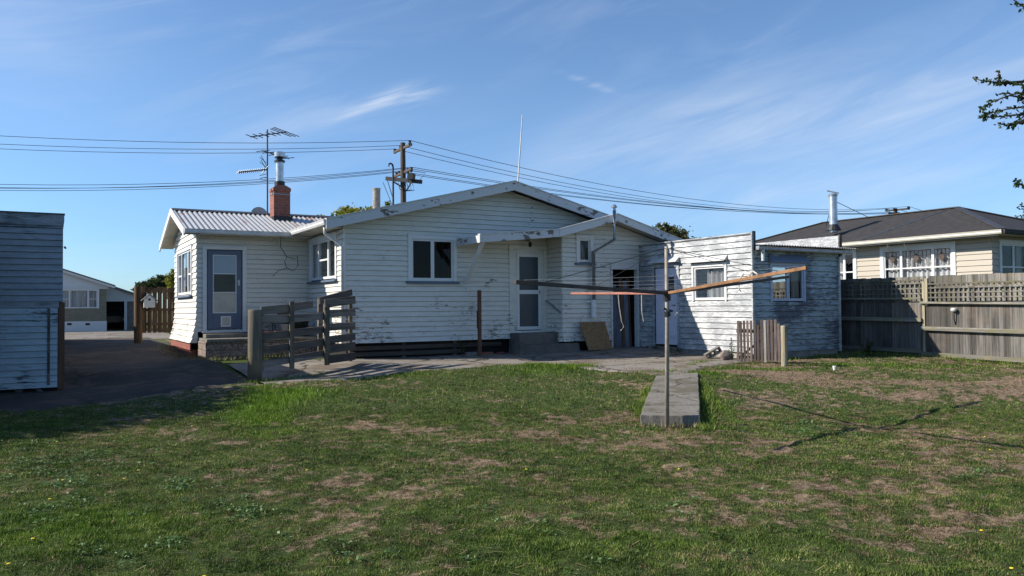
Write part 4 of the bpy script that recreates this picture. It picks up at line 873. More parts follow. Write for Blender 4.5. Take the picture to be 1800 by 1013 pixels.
# ------------------------------------------------------------------ neighbour house on the right
N = thing('neighbour_house', 'cream weatherboard house with dark hipped roof behind the fence', 'house', (28, 18, .3))
nx_ = Wall('x', 25.0); ny_ = Wall('y', 13.8)
wz0, wz1 = 2.35, 3.56; ya, yb = 14.95, 17.55
m = boards(nx_, MB(), lambda z: (13.78, 24), .6, 3.72, [(ya, yb, 1.6, 3.5), (18.6, 19.6, 1.6, 3.5)], pitch=.18, lip=.028); m.build('wall', 'paint_cream', N)
m = boards(ny_, MB(), lambda z: (25.0, 32), .6, 3.72, [(25.45, 26.95, 1.6, 3.5)], pitch=.18, lip=.028); m.build('wall', 'paint_cream', N)
m = MB(); m.box(25.1, 32, 24, 24.1, .4, 3.7).box(31.9, 32, 13.9, 24, .4, 3.7).box(25.1, 31.9, 13.9, 24, .9, .95).box(25.1, 31.9, 13.9, 24, 3.64, 3.68); m.build('inner_wall', 'interior_wall', N)
window(nx_, N, 18.65, 19.55, 1.65, 3.42, [.45], face=.12, trim='paint_white_far', sash='paint_white_far', transoms={0: .62, 1: .62}, curtain=[(.5, 1, 'curtain')], label='casement window half hidden by the shed')
f = window(nx_, N, 15.05, 17.45, 1.65, 3.42, [.265, .735], face=.14, trim='paint_white_far', sash='paint_white_far', transoms={0: .64, 1: .64, 2: .64}, curtain=[(.0, 1, 'curtain')], label='wide three light window with leaded diamond top panes')
m = MB(); M2 = MB()
for a, b_ in ((15.12, 15.66), (15.76, 16.78), (16.86, 17.42)):
    za, zb_ = 2.86, 3.36; 
    for t in np.linspace(a, b_, 5 if b_-a < .7 else 8): nx_.slab(m, t-.006, t+.006, za, zb_, -.012, -.002)
    for z in np.linspace(za, zb_, 4): nx_.slab(m, a, b_, z-.006, z+.006, -.012, -.001)
    c = (a+b_)/2; zc = (za+zb_)/2; M2.prism([nx_.P(c-.11, zc, .0), nx_.P(c, zc-.17, .0), nx_.P(c+.11, zc, .0), nx_.P(c, zc+.17, .0)], (-.006, 0, 0))
m.build('leading', 'dark_metal', f); M2.build('leaded_diamond', 'tarred', f)
window(ny_, N, 25.5, 26.9, 1.65, 3.42, [.5], face=.12, trim='paint_white_far', sash='paint_white_far', transoms={0: .6, 1: .6}, curtain=[(0, .2, 'curtain_dim'), (.8, 1, 'curtain_dim')], label='casement window in the shaded front wall')
E0, E1, EZ = 24.4, 31.0, 3.78; w3 = 3.3; RZ = EZ+.36*w3; Y0, Y1 = 13.15, 25.4
c = [(E0, Y0, EZ), (E1, Y0, EZ), (E1, Y1, EZ), (E0, Y1, EZ)]; r0, r1 = (E0+w3, Y0+w3, RZ), (E0+w3, Y1-w3, RZ)
m = MB(); m.quad(c[0], c[3], r1, r0); m.quad(c[0], r0, c[1]); m.quad(c[1], r0, r1, c[2]); m.quad(c[2], r1, c[3]); m.quad(*[(q[0], q[1], q[2]-.02) for q in c]); m.build('roof', 'roof_dark', N)
m = MB()
for a, b_ in ((c[0], r0), (r0, r1), (c[1], r0), (c[3], r1)): m.bar(np.array(a)+(0, 0, .02), np.array(b_)+(0, 0, .02), .22, .03)
m.build('ridge_capping', 'ridge_cap', N)
m = MB(); a = lerp(c[0], c[3], .40); b_ = lerp(r0, r1, .03); m.bar(np.array(a)+(0, 0, .015), np.array(b_)+(0, 0, .015), .03, .02); m.build('roof_seam', 'galv', N)
m = MB(); m.box(24.48, 25, 13.2, 25, 3.66, 3.70).box(25, 31, 13.2, 13.8, 3.66, 3.70); m.build('soffit', 'soffit', N)
m = gutter(MB(), (E0+.08, Y0, EZ-.13), (E0+.08, 25, EZ-.13), .13, .13, (-1, 0, 0)); m.build('gutter', 'gutter_cream', N)
m = gutter(MB(), (E0, Y0+.05, EZ-.13), (31, Y0+.05, EZ-.13), .13, .13, (0, -1, 0)); m.build('gutter', 'roof_dark', N)
m = MB(); m.box(24.47, 24.5, 13.3, 25, 3.60, 3.66); m.build('fascia', 'gutter_cream', N)
for pyx in ((1560, 430, 1562, 443), (1589, 428, 1596, 443)): m = MB(); m.bar(onX(pyx[0], pyx[1], 24.6), onX(pyx[2], pyx[3], 24.95), .03, .03); m.build('eave_stay', 'gutter_white', N)
fy_ = 19.45; fb = onX(1465, 395, 25.4)
m = MB(); fz_ = onX(1465, 345, 25.4)[2]; lathe(m, 25.4, fb[1], [(.15, fb[2]-.3), (.15, fz_)], 18); fl = m.build('flue', 'flue_metal', N)
m = MB(); lathe(m, 25.4, fb[1], [(.28, fb[2]-.22), (.17, fb[2]+.0)], 14); m.build('flashing', 'dark_metal', fl)
m = MB(); lathe(m, 25.4, fb[1], [(.17, fz_), (.175, fz_+.05), (.12, fz_+.09)], 16); m.bar((25.4-.1, fb[1]+.17, fz_+.22), (25.4+.12, fb[1]-.17, fz_+.1), .2, .03); m.build('cowl', 'galv', fl)
m = MB(); tp = np.array((25.4, fb[1], fz_-.15)); m.tube([tp, onX(1530, 384, 26.4)], .012, 5); m.tube([tp, onX(1452, 397, 25.9)], .012, 5); m.build('stay_wire', 'wire', fl)

# ------------------------------------------------------------------ far house, garage on the left
FH = thing('brick_house', 'distant low brick house with white gable and curtained window', 'house', (0, 50, .5))
YH = 46.5; fh = Wall('y', YH)
def fx(px, py): return onY(px, py, YH)
xa, xb = fx(60, 540)[0], fx(187, 540)[0]; zf0, zf1 = fx(150, 579)[2], fx(150, 565)[2]; zg = fx(150, 508)[2]
w0, w1 = fx(88, 520)[0], fx(172, 520)[0]; wz0_, wz1_ = fx(150, 542)[2], fx(150, 510)[2]
m = MB()
for r in ((xa, w0, zf1, zg), (w1, xb, zf1, zg), (w0, w1, zf1, wz0_), (w0, w1, wz1_, zg)): fh.slab(m, *r, -.1, 0)
m.box(xb-.1, xb, YH+.1, YH+9, .4, zg); m.build('wall', 'far_brick_wall', FH)
m = MB(); fh.slab(m, xa, xb+.02, zf0-.3, zf1, -.1, .03); m.build('foundation', 'paint_white_far', FH)
for px in (122, 154): m = MB(); a = fx(px-4, 572); b_ = fx(px+4, 568); fh.slab(m, a[0], b_[0], a[2], b_[2], .03, .036); m.build('vent', 'dark_metal', FH)
p1, p2, p3 = fx(60, 462), fx(112, 479), fx(187, 500)
m = MB(); m.prism([(xa, YH-.02, zg), (xb+.1, YH-.02, zg), (xb+.1, YH-.02, fx(187, 503)[2]), (xa, YH-.02, p1[2])], (0, .05, 0)); m.build('gable', 'paint_white_far', FH)
m = MB(); e1, e2 = fx(60, 460), fx(202, 505); m.bar((e1[0], YH-.25, e1[2]), (e2[0], YH-.25, e2[2]), .06, .16); m.build('barge_board', 'paint_white_far', FH)
m = MB(); m.prism([(e1[0], YH-.3, e1[2]+.1), (e2[0], YH-.3, e2[2]+.1), (e2[0], YH-.3, e2[2]+.03), (e1[0], YH-.3, e1[2]+.03)], (0, 9, 0)); m.build('roof', 'far_block', FH)
window(fh, FH, w0+.02, w1-.02, wz0_, wz1_, [.22, .40, .80], face=.08, trim='paint_white_far', sash='paint_white_far', transoms={1: .5, 3: .5}, curtain=[(0, 1, 'curtain')], skip_sill=True)
m = MB(); m.box(xa, xb-.1, YH+1.2, YH+1.3, .5, zg); m.build('inner_wall', 'dark_interior', FH)
GA = thing('garage', 'distant white garage with dark open doorway', 'garage', (4, 52, .5)); YG = 49.5; ga = Wall('y', YG)
def gxx(px, py): return onY(px, py, YG)
gl, gr, gm = gxx(185, 540)[0], gxx(242, 540)[0], gxx(219, 540)[0]; zd = gxx(200, 530)[2]
m = MB(); ga.slab(m, gm, gr, .3, gxx(230, 528)[2], -.1, 0); m.build('wall', 'far_block', GA)
m = MB(); m.prism([(gl, YG-.03, zd), (gr+.1, YG-.03, zd+.0), (gr+.1, YG-.03, gxx(242, 521)[2]), (gl, YG-.03, gxx(185, 503)[2])], (0, .08, 0)); ga.slab(m, gm-.02, gm+.12, .4, zd-.005, .0, .06); m.build('fascia', 'paint_white_far', GA)
m = MB(); a, b_ = gxx(180, 500), gxx(244, 521); m.prism([(a[0], YG-.3, a[2]+.1), (b_[0], YG-.3, b_[2]+.1), (b_[0], YG-.3, b_[2]), (a[0], YG-.3, a[2])], (0, 7, 0)); m.build('roof', 'far_block', GA)
m = MB(); m.box(gl-.3, gl-.2, YG, YG+6, .3, zd).box(gr, gr+.1, YG, YG+6, .3, zd).box(gl, gr, YG+6, YG+6.1, .3, zd+.3); m.build('wall', 'dark_interior', GA)
cr = thing('parked_car', 'dark car parked inside the distant garage', 'car', ((gl+gm)/2, YG+3, .5)); cxx = (gl+gm)/2-.05
m = MB(); m.prism([(cxx-.75, YG+1.2, .8), (cxx-.8, YG+1.2, 1.15), (cxx-.7, YG+1.2, 1.3), (cxx+.7, YG+1.2, 1.3), (cxx+.8, YG+1.2, 1.15), (cxx+.75, YG+1.2, .8)], (0, 3.8, 0)); m.build('body', 'car_paint', cr, bevel=.08)
m = MB(); m.prism([(cxx-.62, YG+1.8, 1.3), (cxx-.5, YG+2.1, 1.75), (cxx+.5, YG+2.1, 1.75), (cxx+.62, YG+1.8, 1.3)], (0, 2.2, 0)); m.build('cabin', 'car_paint', cr, bevel=.08)
for sx in (-.6, .6):
    m = MB(); m.tube([(cxx+sx, YG+1.15, 1.05), (cxx+sx, YG+1.2, 1.05)], .09, 10); m.build('headlight', 'galv', cr)
    for yy_ in (1.9, 4.1): m = MB(); m.tube([(cxx+sx*1.25-.08, YG+yy_, .82), (cxx+sx*1.25+.08, YG+yy_, .82)], .3, 14); m.build('wheel', 'tarred', cr)

# ------------------------------------------------------------------ tall side gate and letter box
YG2 = 29.0
def g2(px, py): return onY(px, py, YG2)
SG = thing('side_gate', 'tall brown paling gate between post and the left wing', 'gate', (*g2(275, 588)[:2], .45))
a, b_ = g2(250, 520)[0], g2(308, 520)[0]; zt_ = g2(275, 504)[2]; zbm = g2(275, 585)[2]
m = MB(); x = a; k = 0
while x < b_: m.box(x+.005, x+.135, YG2, YG2+.02, zbm+.0, zt_-.02*(k % 3)+(.1*0)); x += .155; k += 1
m.build('palings', 'brown_paling', SG)
for z in (zbm+.25, (zbm+zt_)/2-.05, zt_-.2): m = MB(); m.box(a, b_, YG2-.04, YG2-.002, z, z+.09); m.build('rail', 'brown_paling', SG)
m = MB(); m.tube([(a-.12, YG2, .3), (a-.12, YG2, zt_+.02)], .13, 12); m.build('post', 'brown_paling', SG)
BH = thing('birdhouse', 'small white birdhouse on the brown gate post', 'birdhouse', (*g2(261, 530)[:2], g2(261, 540)[2]))
bx = g2(261, 530)[0]; bz0, bz1, bz2 = g2(261, 541)[2], g2(261, 527)[2], g2(261, 517)[2]
m = MB(); m.prism([(bx-.17, YG2-.35, bz0), (bx+.17, YG2-.35, bz0), (bx+.17, YG2-.35, bz1), (bx, YG2-.35, bz2-.03), (bx-.17, YG2-.35, bz1)], (0, .28, 0)); m.build('box', 'white_plastic', BH)
m = MB(); m.bar((bx-.25, YG2-.2, bz1-.04), (bx, YG2-.2, bz2), .38, .02); m.bar((bx+.25, YG2-.2, bz1-.04), (bx, YG2-.2, bz2), .38, .02); m.build('roof', 'grey_plastic', BH)
m = MB(); m.tube([(bx, YG2-.36, bz1), (bx, YG2-.345, bz1)], .04, 10); m.build('entrance_hole', 'dark_metal', BH)

# ------------------------------------------------------------------ yard rail fence with gate
gp = np.array([3.37, 15.72]); gz = ghs(*gp)
Y1 = thing('corner_post', 'thick round weathered post at the left end of the rail gate', 'post', (gp[0], gp[1], gz))
m = MB(); lathe(m, gp[0], gp[1], [(.14, gz-.2), (.132, gz+.5), (.128, gz+1.36), (.12, gz+1.375)], 18); m.build('trunk', 'yard_post', Y1, smooth=True)
def atd(px, py, d): return dep(px, py, d)
RG = thing('rail_gate', 'weathered five rail farm gate slanting up towards the house', 'gate', (gp[0]+.3, gp[1]+.1, gz))
d0, d1, d2, d3 = 15.35, 15.85, 16.7, 17.7
for (ya_, yb_, yc_, h) in ((553, 541, 528, .155), (574, 565, 558, .15), (603, 592, 583, .15), (620, 612, 605, .15)) and [
        (546.6, 541.5, 0, 14), (562, 560, 555, 14), (592, 586, 579, 13), (616, 609.5, 600.5, 13), (640, 632, 621.4, 13)]:
    m = MB(); p = atd(459, ya_, d0); q = atd(512, yb_, d1); hh = h/1400*15.9
    m.bar(p, q, .03, hh)
    if yc_: m.bar(q, atd(572, yc_, d2), .03, hh)
    else: m.bar(atd(512, 540.5, d1), atd(549, 535, d2-.2), .03, hh)
    m.build('rail', 'yard_rail', RG, bevel=.004)
m = MB(); m.bar(atd(513, 648, d1-.05), atd(513, 530, d1-.05), .09, .05, (0, 1, 0)); m.build('stile', 'yard_post', RG)
m = MB(); m.bar(atd(461, 652, d0), atd(461, 546, d0), .05, .05, (0, 1, 0)); m.build('stile', 'yard_rail', RG)
m = MB(); m.bar(atd(561, 529, d2), atd(618, 514, d3), .04, .14); m.build('rail', 'yard_rail', RG, label='broad top board slanting up')
m = MB(); m.bar(atd(563, 628, d2+.1), atd(563, 524, d2+.1), .10, .07, (0, 1, 0)); m.build('stile', 'yard_rail', RG)
FG = thing('rail_fence_panel', 'short five rail fence panel between gate and house corner', 'fence', (5.0, 16.2, .33))
m = MB(); m.bar(atd(574, 642, d2-.05), atd(574, 535, d2-.05), .11, .08, (0, 1, 0)); m.build('post', 'yard_post', FG)
for ya_, yb_, h in ((534, 527.4, 14), (552, 549, 13), (576, 572, 12.5), (599, 591.5, 13), (615, 608, 14)):
    m = MB(); m.bar(atd(571, ya_, d2-.12), atd(624, yb_, d3-.12), .03, h/1400*17.2); m.build('rail', 'yard_rail', FG, bevel=.004)
m = MB(); m.bar(atd(616, 635, d3), atd(616, 530, d3), .07, .06, (0, 1, 0)); m.build('post', 'yard_post', FG)
m = MB(); p = atd(579, 632, d2-.1); q = atd(624, 626, d3-.1); m.bar(p, q, .03, .17); m.build('kick_board', 'slat_wood', FG)

# ------------------------------------------------------------------ picket gate, post, block and rocks
PK = thing('picket_gate', 'small unhung gate of worn brown pickets propped by the shed', 'gate', (13.85, 12.9, .3))
a, b_ = onZ(1295, 637, .30), onZ(1373, 639, .30); dv = (b_-a)/np.linalg.norm(b_-a); L_ = np.linalg.norm(b_-a); n = 13
tops = [.93, .92, .93, .93, .93, .94, .82, .95, .94, .95, .95, .96, .87]
nrm = np.array((dv[1], -dv[0], 0)); nrm = nrm if nrm[1] < 0 else -nrm
for k in range(n):
    c = a+dv*(L_*(k+.5)/n); m = MB(); hw = .026; ln = random.uniform(-.012, .012)
    p = [c-dv*hw, c+dv*hw]
    zb_ = .31+random.uniform(0, .03); z1 = .31+tops[k]*1.0
    m.hexa([p[0]*[1, 1, 0]+[0, 0, zb_], p[1]*[1, 1, 0]+[0, 0, zb_], p[1]*[1, 1, 0]+[0, 0, z1]+dv*ln, p[0]*[1, 1, 0]+[0, 0, z1]+dv*ln],
           [p[0]*[1, 1, 0]+[0, 0, zb_]+nrm*.02, p[1]*[1, 1, 0]+[0, 0, zb_]+nrm*.02, p[1]*[1, 1, 0]+[0, 0, z1]+dv*ln+nrm*.02, p[0]*[1, 1, 0]+[0, 0, z1]+dv*ln+nrm*.02])
    m.build('picket', 'picket_pale' if k == 8 else 'picket_wood', PK)
for z, t0, t1 in ((1.08, .45, 1.0), (.42, .5, 1.0), (1.0, .0, .5), (.42, 0, .5)):
    m = MB(); m.bar(a*[1, 1, 0]+dv*L_*t0+[0, 0, z]-nrm*.02, a*[1, 1, 0]+dv*L_*t1+[0, 0, z]-nrm*.02, .035, .07); m.build('rail', 'picket_wood', PK)
m = MB(); m.bar(a*[1, 1, 0]+dv*.1+[0, 0, .45]-nrm*.03, a*[1, 1, 0]+dv*L_*.95+[0, 0, 1.1]-nrm*.03, .03, .05); m.build('brace', 'picket_wood', PK)
c = onZ(1379, 641, .30); m = MB(); lathe(m, c[0], c[1], [(.07, .15), (.068, 1.12), (.062, 1.14)], 14); tag(m.build('post', 'pale_post', None), 'short pale round post beside the picket gate', 'post')
c = onZ(1256, 630, .32)
CB = thing('concrete_block', 'hollow grey concrete block tipped on its edge by the shed', 'concrete block', (*c[:2], .32))
m = MB(); R2 = Matrix.Rotation(math.radians(-30), 3, Vector((FW[0], FW[1], 0)))
ex, ez, ey = np.array(R2 @ Vector(_rt)), np.array(R2 @ Vector((0, 0, 1))), np.array((FW[0], FW[1], 0)); ey = ey/np.linalg.norm(ey)
o_ = c+np.array((0, 0, .06))
def bb(u0, u1, v0, v1, w0_, w1_): 
    f_ = lambda u, v, w_: o_+ex*u+ey*v+ez*w_
    m.hexa([f_(u0, v0, w0_), f_(u1, v0, w0_), f_(u1, v1, w0_), f_(u0, v1, w0_)], [f_(u0, v0, w1_), f_(u1, v0, w1_), f_(u1, v1, w1_), f_(u0, v1, w1_)])
bb(-.2, .2, -.1, .1, 0, .035); bb(-.2, .2, -.1, .1, .115, .15)
for u in (-.2, -.08, .04, .165): bb(u, u+.035, -.1, .1, .035, .115)
m.build('shell', 'concrete_light', CB)
def rock(name, label, c, s, seed, mat='rock'):
    import bmesh
    bm = bmesh.new(); bmesh.ops.create_icosphere(bm, subdivisions=3, radius=1); r = random.Random(seed)
    dirs = [Vector((r.uniform(-1, 1), r.uniform(-1, 1), r.uniform(-1, 1))).normalized() for _ in range(9)]
    for v in bm.verts:
        d = v.co.normalized(); k = 1.0
        for q in dirs: t = d.dot(q); k = min(k, .78/t if t > .78 else 1.0)
        v.co = Vector((d.x*k*s[0], d.y*k*s[1], d.z*k*s[2]))
    me = bpy.data.meshes.new(name); bm.to_mesh(me); bm.free(); o = bpy.data.objects.new(name, me); COL.objects.link(o); o.location = c; me.materials.append(MATS[mat]); tag(o, label, 'rock'); return o
c = onZ(1274, 634, .30); rock('rock', 'large brown rock leaning against the concrete block', (c[0], c[1], .41), (.15, .13, .14), 3)
c = onZ(1288, 633, .30); rock('rock', 'small rock tucked against the picket gate', (c[0]+.1, c[1]+.2, .37), (.10, .09, .09), 5)
c = onZ(1467, 650, .27); m = MB(); lathe(m, c[0], c[1], [(.03, .262), (.04, .34), (.035, .345)], 10); tag(m.build('plastic_cup', 'white_plastic', None), 'crumpled white plastic cup lying on the dirt', 'litter')

# ------------------------------------------------------------------ clothes line
hub = onY(1173, 515, 8.12); hub[2] = 1.76; hp = np.array((7.06, 8.12)); hub = np.array((hp[0], hp[1], 1.76))
CLN = thing('clothes_line', 'old clothes line on a single pole with four timber arms', 'clothes line', (hp[0], hp[1], 0))
m = MB(); m.tube([(hp[0]-.03, hp[1], -.1), (hp[0], hp[1], 1.5), (hp[0], hp[1], 2.38)], [.03, .027, .024], 12); m.build('pole', 'rust_pipe', CLN, smooth=True)
m = MB(); m.tube([(hp[0], hp[1], 1.45), (hp[0], hp[1], 1.52)], .045, 10); m.tube([(hp[0], hp[1], 1.66), (hp[0], hp[1], 1.80)], .05, 10); m.tube([(hp[0]-.07, hp[1], 1.56), (hp[0]+.09, hp[1], 1.52)], .015, 6); m.build('hub', 'dark_metal', CLN)
def raypt(px, py, L_):
    d = ray(px, py); d = d/np.linalg.norm(d); oc = CAMP-hub; b__ = oc @ d; disc = b__*b__-(oc @ oc-L_*L_); return d, -b__, math.sqrt(max(disc, 0))
tipA = onX(905, 496, 0) if False else None
d, t0, s_ = raypt(905, 496, 2.75); tipA = CAMP+d*(t0-s_) if True else 0
d, t0, s_ = raypt(1005, 516, 3.2); tipB = CAMP+d*(t0+s_)
d, t0, s_ = raypt(1418, 471, 2.45); tipC = CAMP+d*(t0-s_)
d, t0, s_ = raypt(1385, 487, 3.2); tipD = CAMP+d*(t0+s_)
for tip, mt, w_, h in ((tipA, 'tarred', .045, .045), (tipB, 'pink_cord', .04, .035), (tipC, 'orange_wood', .032, .038), (tipD, 'tarred', .045, .042)):
    m = MB(); m.bar(hub+(tip-hub)*.01, tip, w_, h); m.build('arm', mt, CLN, bevel=.004, label={'orange_wood': 'orange brown timber arm pointing right', 'pink_cord': 'faded red arm pointing away'}.get(mt))
top = np.array((hp[0], hp[1], 2.36)); m = MB()
def sagline(m, a, b_, r, sag=.03, n=8):
    a, b_ = np.array(a, float), np.array(b_, float); m.tube([a*(1-t)+b_*t-np.array((0, 0, sag*4*t*(1-t))) for t in np.linspace(0, 1, n)], r, 4)
for tip in (tipA, tipB, tipC, tipD): sagline(m, top, hub+(tip-hub)*(.86), .004, .0, 2)
m.build('stay_wire', 'wire', CLN)
m = MB(); tips = [tipA, tipB, tipD, tipC]
for k in range(4):
    p, q = tips[k], tips[(k+1) % 4]
    for f_ in (.95, .75, .55): sagline(m, hub+(p-hub)*f_+[0, 0, .03], hub+(q-hub)*f_+[0, 0, .03], .0014, .03)
m.build('washing_line', 'wire_light', CLN)
m = MB(); q = hub+(tipB-hub)*.45
m.tube([q, q+[0.02, 0, -.2], q+[.06, 0, -.42], q+[.10, 0, -.5], q+[.04, 0, -.56]], .006, 5)
q = hub+(tipB-hub)*.22; m.tube([q, q+[0, 0, -.25], q+[.03, 0, -.40]], .006, 5)
q0 = hub+(tipC-hub)*.60
m.tube([q0+np.array((0, 0, .05*math.sin(k*1.3)))+(tipC-hub)*(.012*k)+np.array((.0, .03*math.cos(k*1.3), .02)) for k in range(9)], .011, 5)
q = hub+(tipD-hub)*.55; m.tube([hub+(tipD-hub)*.2, hub+(tipD-hub)*.3+[0, 0, -.03], hub+(tipD-hub)*.42+[0, 0, .03], q, q+[0, 0, -.08], q+[.04, 0, -.12]], .008, 5)
q = hub+(tipC-hub)*.15; m.tube([hub+[0.03, 0, -.28], hub+[.12, -.02, -.30], hub+[.16, -.02, -.26]], .01, 5)
m.build('rope', 'rope', CLN)

# ------------------------------------------------------------------ power poles and lines
PP = thing('power_pole', 'tall timber power pole with crossarms rising behind the house roof', 'power pole', (*dep(711, 545, 42)[:2], .5))
pb = dep(711, 545, 42)[:2]; ptop = dep(708, 250, 42)[2]
m = MB(); m.tube([(pb[0], pb[1], .3), (pb[0]-.05, pb[1], ptop)], [.2, .13], 10); m.build('pole', 'pole_wood', PP)
m = MB(); a1, a2 = dep(693, 268, 43.3), dep(723, 254, 41.2); m.bar(a1, a2, .1, .12); m.build('crossarm', 'pole_wood', PP)
m = MB(); b1, b2 = dep(693, 311, 43.3), dep(724, 297, 41.2); m.bar(b1, b2, .1, .12); m.build('crossarm', 'pole_wood', PP)
m = MB(); m.bar(dep(679, 314, 42.3), dep(741, 320, 41.4), .16, .2); m.build('crossarm', 'dark_metal', PP)
m = MB(); m.bar(dep(718, 310, 41.5), dep(728, 311, 41.4), .3, .3); m.build('transformer_fuse', 'dark_metal', PP)
m = MB(); m.tube([dep(681, 317, 42.2), dep(691, 350, 42.2)], .02, 5); m.tube([dep(692, 320, 42), dep(708, 330, 42)], .04, 5); m.tube([dep(725, 318, 41.4), dep(714, 336, 42)], .04, 5)
for k in range(6): m.tube([dep(700+5*k, 322, 42), dep(703+5*k, 333+(k % 3), 41.9), dep(712, 336, 42)], .02, 4)
m.tube([dep(737, 318, 41.4), dep(748, 304, 41), dep(722, 300, 41.2)], .02, 4); m.build('drop_wire', 'wire', PP)
ins = []
for px, py, d in ((694, 262, 43.3), (704, 256, 42.6), (720.5, 247, 41.3)): ins.append(dep(px, py, d))
for px, py, d in ((697, 303, 43.2), (702, 301, 42.8), (717, 296, 41.8), (723, 294, 41.3)): ins.append(dep(px, py, d))
for c in ins: m = MB(); lathe(m, c[0], c[1], [(.05, c[2]-.26), (.09, c[2]-.16), (.06, c[2]-.1), (.09, c[2]-.02), (.05, c[2])], 8); m.build('insulator', 'dark_metal', PP)
PQ = thing('power_pole', 'distant power pole whose crossarms show above the dark hipped roof', 'power pole', (*dep(1577, 530, 73)[:2], .5))
q0 = dep(1577, 530, 73); m = MB(); m.tube([(q0[0], q0[1], .3), (q0[0], q0[1], dep(1577, 366, 73)[2])], .17, 8); m.build('pole', 'pole_wood', PQ)
m = MB(); m.bar(dep(1557, 371, 74), dep(1599, 367, 72), .14, .16); m.build('crossarm', 'dark_metal', PQ)
m = MB(); m.bar(dep(1562, 375, 73), dep(1595, 377, 73), .14, .2); m.build('crossarm', 'dark_metal', PQ)
far = [dep(1558, 367, 74), dep(1572, 366, 73), dep(1597, 363, 72), dep(1563, 373, 73.5), dep(1570, 374, 73), dep(1580, 374, 73), dep(1590, 375, 73)]
for c in far[:3]: m = MB(); lathe(m, c[0], c[1], [(.07, c[2]-.25), (.14, c[2]-.12), (.08, c[2])], 8); m.build('insulator', 'dark_metal', PQ)
left = [dep(-420, 236, 36), dep(-420, 226, 35.4), dep(-420, 208, 34.5), dep(-420, 318, 36), dep(-420, 311, 35.6), dep(-420, 315, 35), dep(-420, 305, 34.4)]
lab = ['lowest of the three upper power lines crossing the sky', 'middle one of the three upper power lines crossing the sky', 'highest power line, nearest the pole top', 'lowest line of the four lower power lines', 'third line down of the four lower power lines', 'second line down of the four lower power lines', 'topmost line of the four lower power lines']
for k in range(7):
    m = MB(); sag = (1.5 if k < 3 else .9)
    a, b_, c = left[k], ins[k], far[k]
    m.tube([a*(1-t)+b_*t-np.array((0, 0, (.5 if k < 3 else .7)*4*t*(1-t))) for t in np.linspace(0, 1, 16)], .013, 5)
    m.tube([b_*(1-t)+c*t-np.array((0, 0, sag*4*t*(1-t))) for t in np.linspace(0, 1, 20)], .015, 5)
    e = c+(c-b_)*.9+np.array((0, 0, 0)); m.tube([c*(1-t)+e*t-np.array((0, 0, 1.2*4*t*(1-t))) for t in np.linspace(0, 1, 12)], .02, 5)
    tag(m.build('power_line', 'wire', None), lab[k], 'power line', 'power lines between the poles')

# ------------------------------------------------------------------ trees
def leafcloud(name, mat, blobs, n, size, parent, seed=1, elong=1.6):
    r = np.random.default_rng(seed); pts = []; tot = sum(b[3]*b[4]*b[5] for b in blobs)
    for b in blobs:
        k = max(20, int(n*b[3]*b[4]*b[5]/tot)); nc = max(3, k//45)
        u = r.normal(size=(nc, 3)); u /= np.linalg.norm(u, axis=1)[:, None]; cc = u*(r.random(nc)**.45)[:, None]
        idx = r.integers(0, nc, k); p = cc[idx]+r.normal(size=(k, 3))*.16
        pts.append(p*np.array(b[3:6])+np.array(b[:3]))
    P_ = np.concatenate(pts); k = len(P_); a = r.normal(size=(k, 3)); a /= np.linalg.norm(a, axis=1)[:, None]
    t = np.cross(a, r.normal(size=(k, 3))); t /= np.linalg.norm(t, axis=1)[:, None]; s = size*(.6+.8*r.random(k))[:, None]
    V = np.stack([P_-a*s*elong*.5, P_+t*s*.4, P_+a*s*elong*.5, P_-t*s*.4], 1).reshape(-1, 3); F_ = np.arange(4*k).reshape(k, 4)
    return npmesh(name, V, F_, mat, dict(rnd=np.repeat(r.random(k), 4)), parent)
def tree(label, base, h, blobs, mat, n, size, seed, group='trees behind the houses', name='tree', cat='tree'):
    t = thing(name, label, cat, (base[0], base[1], .45), group)
    m = MB(); top = np.array((base[0], base[1], h*.6)); m.tube([(base[0], base[1], .2), (base[0]+.1, base[1], h*.3), top], [.22, .16, .08], 8)
    for b in blobs: m.tube([(base[0]+.1, base[1], h*.3), np.array(b[:3])*.5+np.array((base[0], base[1], h*.45))*.5, np.array(b[:3])], [.09, .06, .02], 6)
    m.build('trunk', 'bark', t, smooth=True); leafcloud('crown', mat, blobs, n, size, t, seed); return t
def tb(px, py, d, rx, rz_): p = dep(px, py, d); return (p[0], p[1], p[2], rx, rx, rz_)
tree('yellow green tree top showing above the roof left of the vent pipe', dep(625, 545, 44)[:2], 7, [tb(600, 384, 44, .8, .45), tb(618, 379, 44, .8, .5), tb(640, 377, 44, .9, .6), tb(655, 375, 44, .7, .5), tb(636, 392, 44, 1.6, .8)], 'leaf_yellow', 5000, .11, 3)
tree('small yellow green tree top just right of the vent pipe', dep(684, 545, 47)[:2], 7, [tb(680, 372, 47, .55, .5), tb(690, 372, 47, .4, .35), tb(682, 385, 47, 1.0, .7)], 'leaf_yellow', 1800, .11, 4)
tree('low yellow green tree behind the corrugated roof', dep(565, 545, 46)[:2], 6, [tb(572, 386, 46, .6, .3), tb(565, 395, 46, .8, .5)], 'leaf_yellow', 1500, .11, 5)
tree('dark green tree rising behind the lean-to gable', dep(1172, 545, 45)[:2], 7, [tb(1165, 408, 45, .5, .5), tb(1180, 405, 45, .6, .45), tb(1175, 425, 45, 1.2, .8), tb(1190, 418, 45, .6, .5), tb(1150, 416, 45, .5, .4)], 'leaf_olive', 4500, .11, 6)
tree('low tree tops just above the shed parapet', dep(1225, 545, 50)[:2], 6, [tb(1215, 424, 50, 1.0, .4), tb(1240, 424, 50, .8, .3)], 'leaf_olive', 1500, .12, 7)
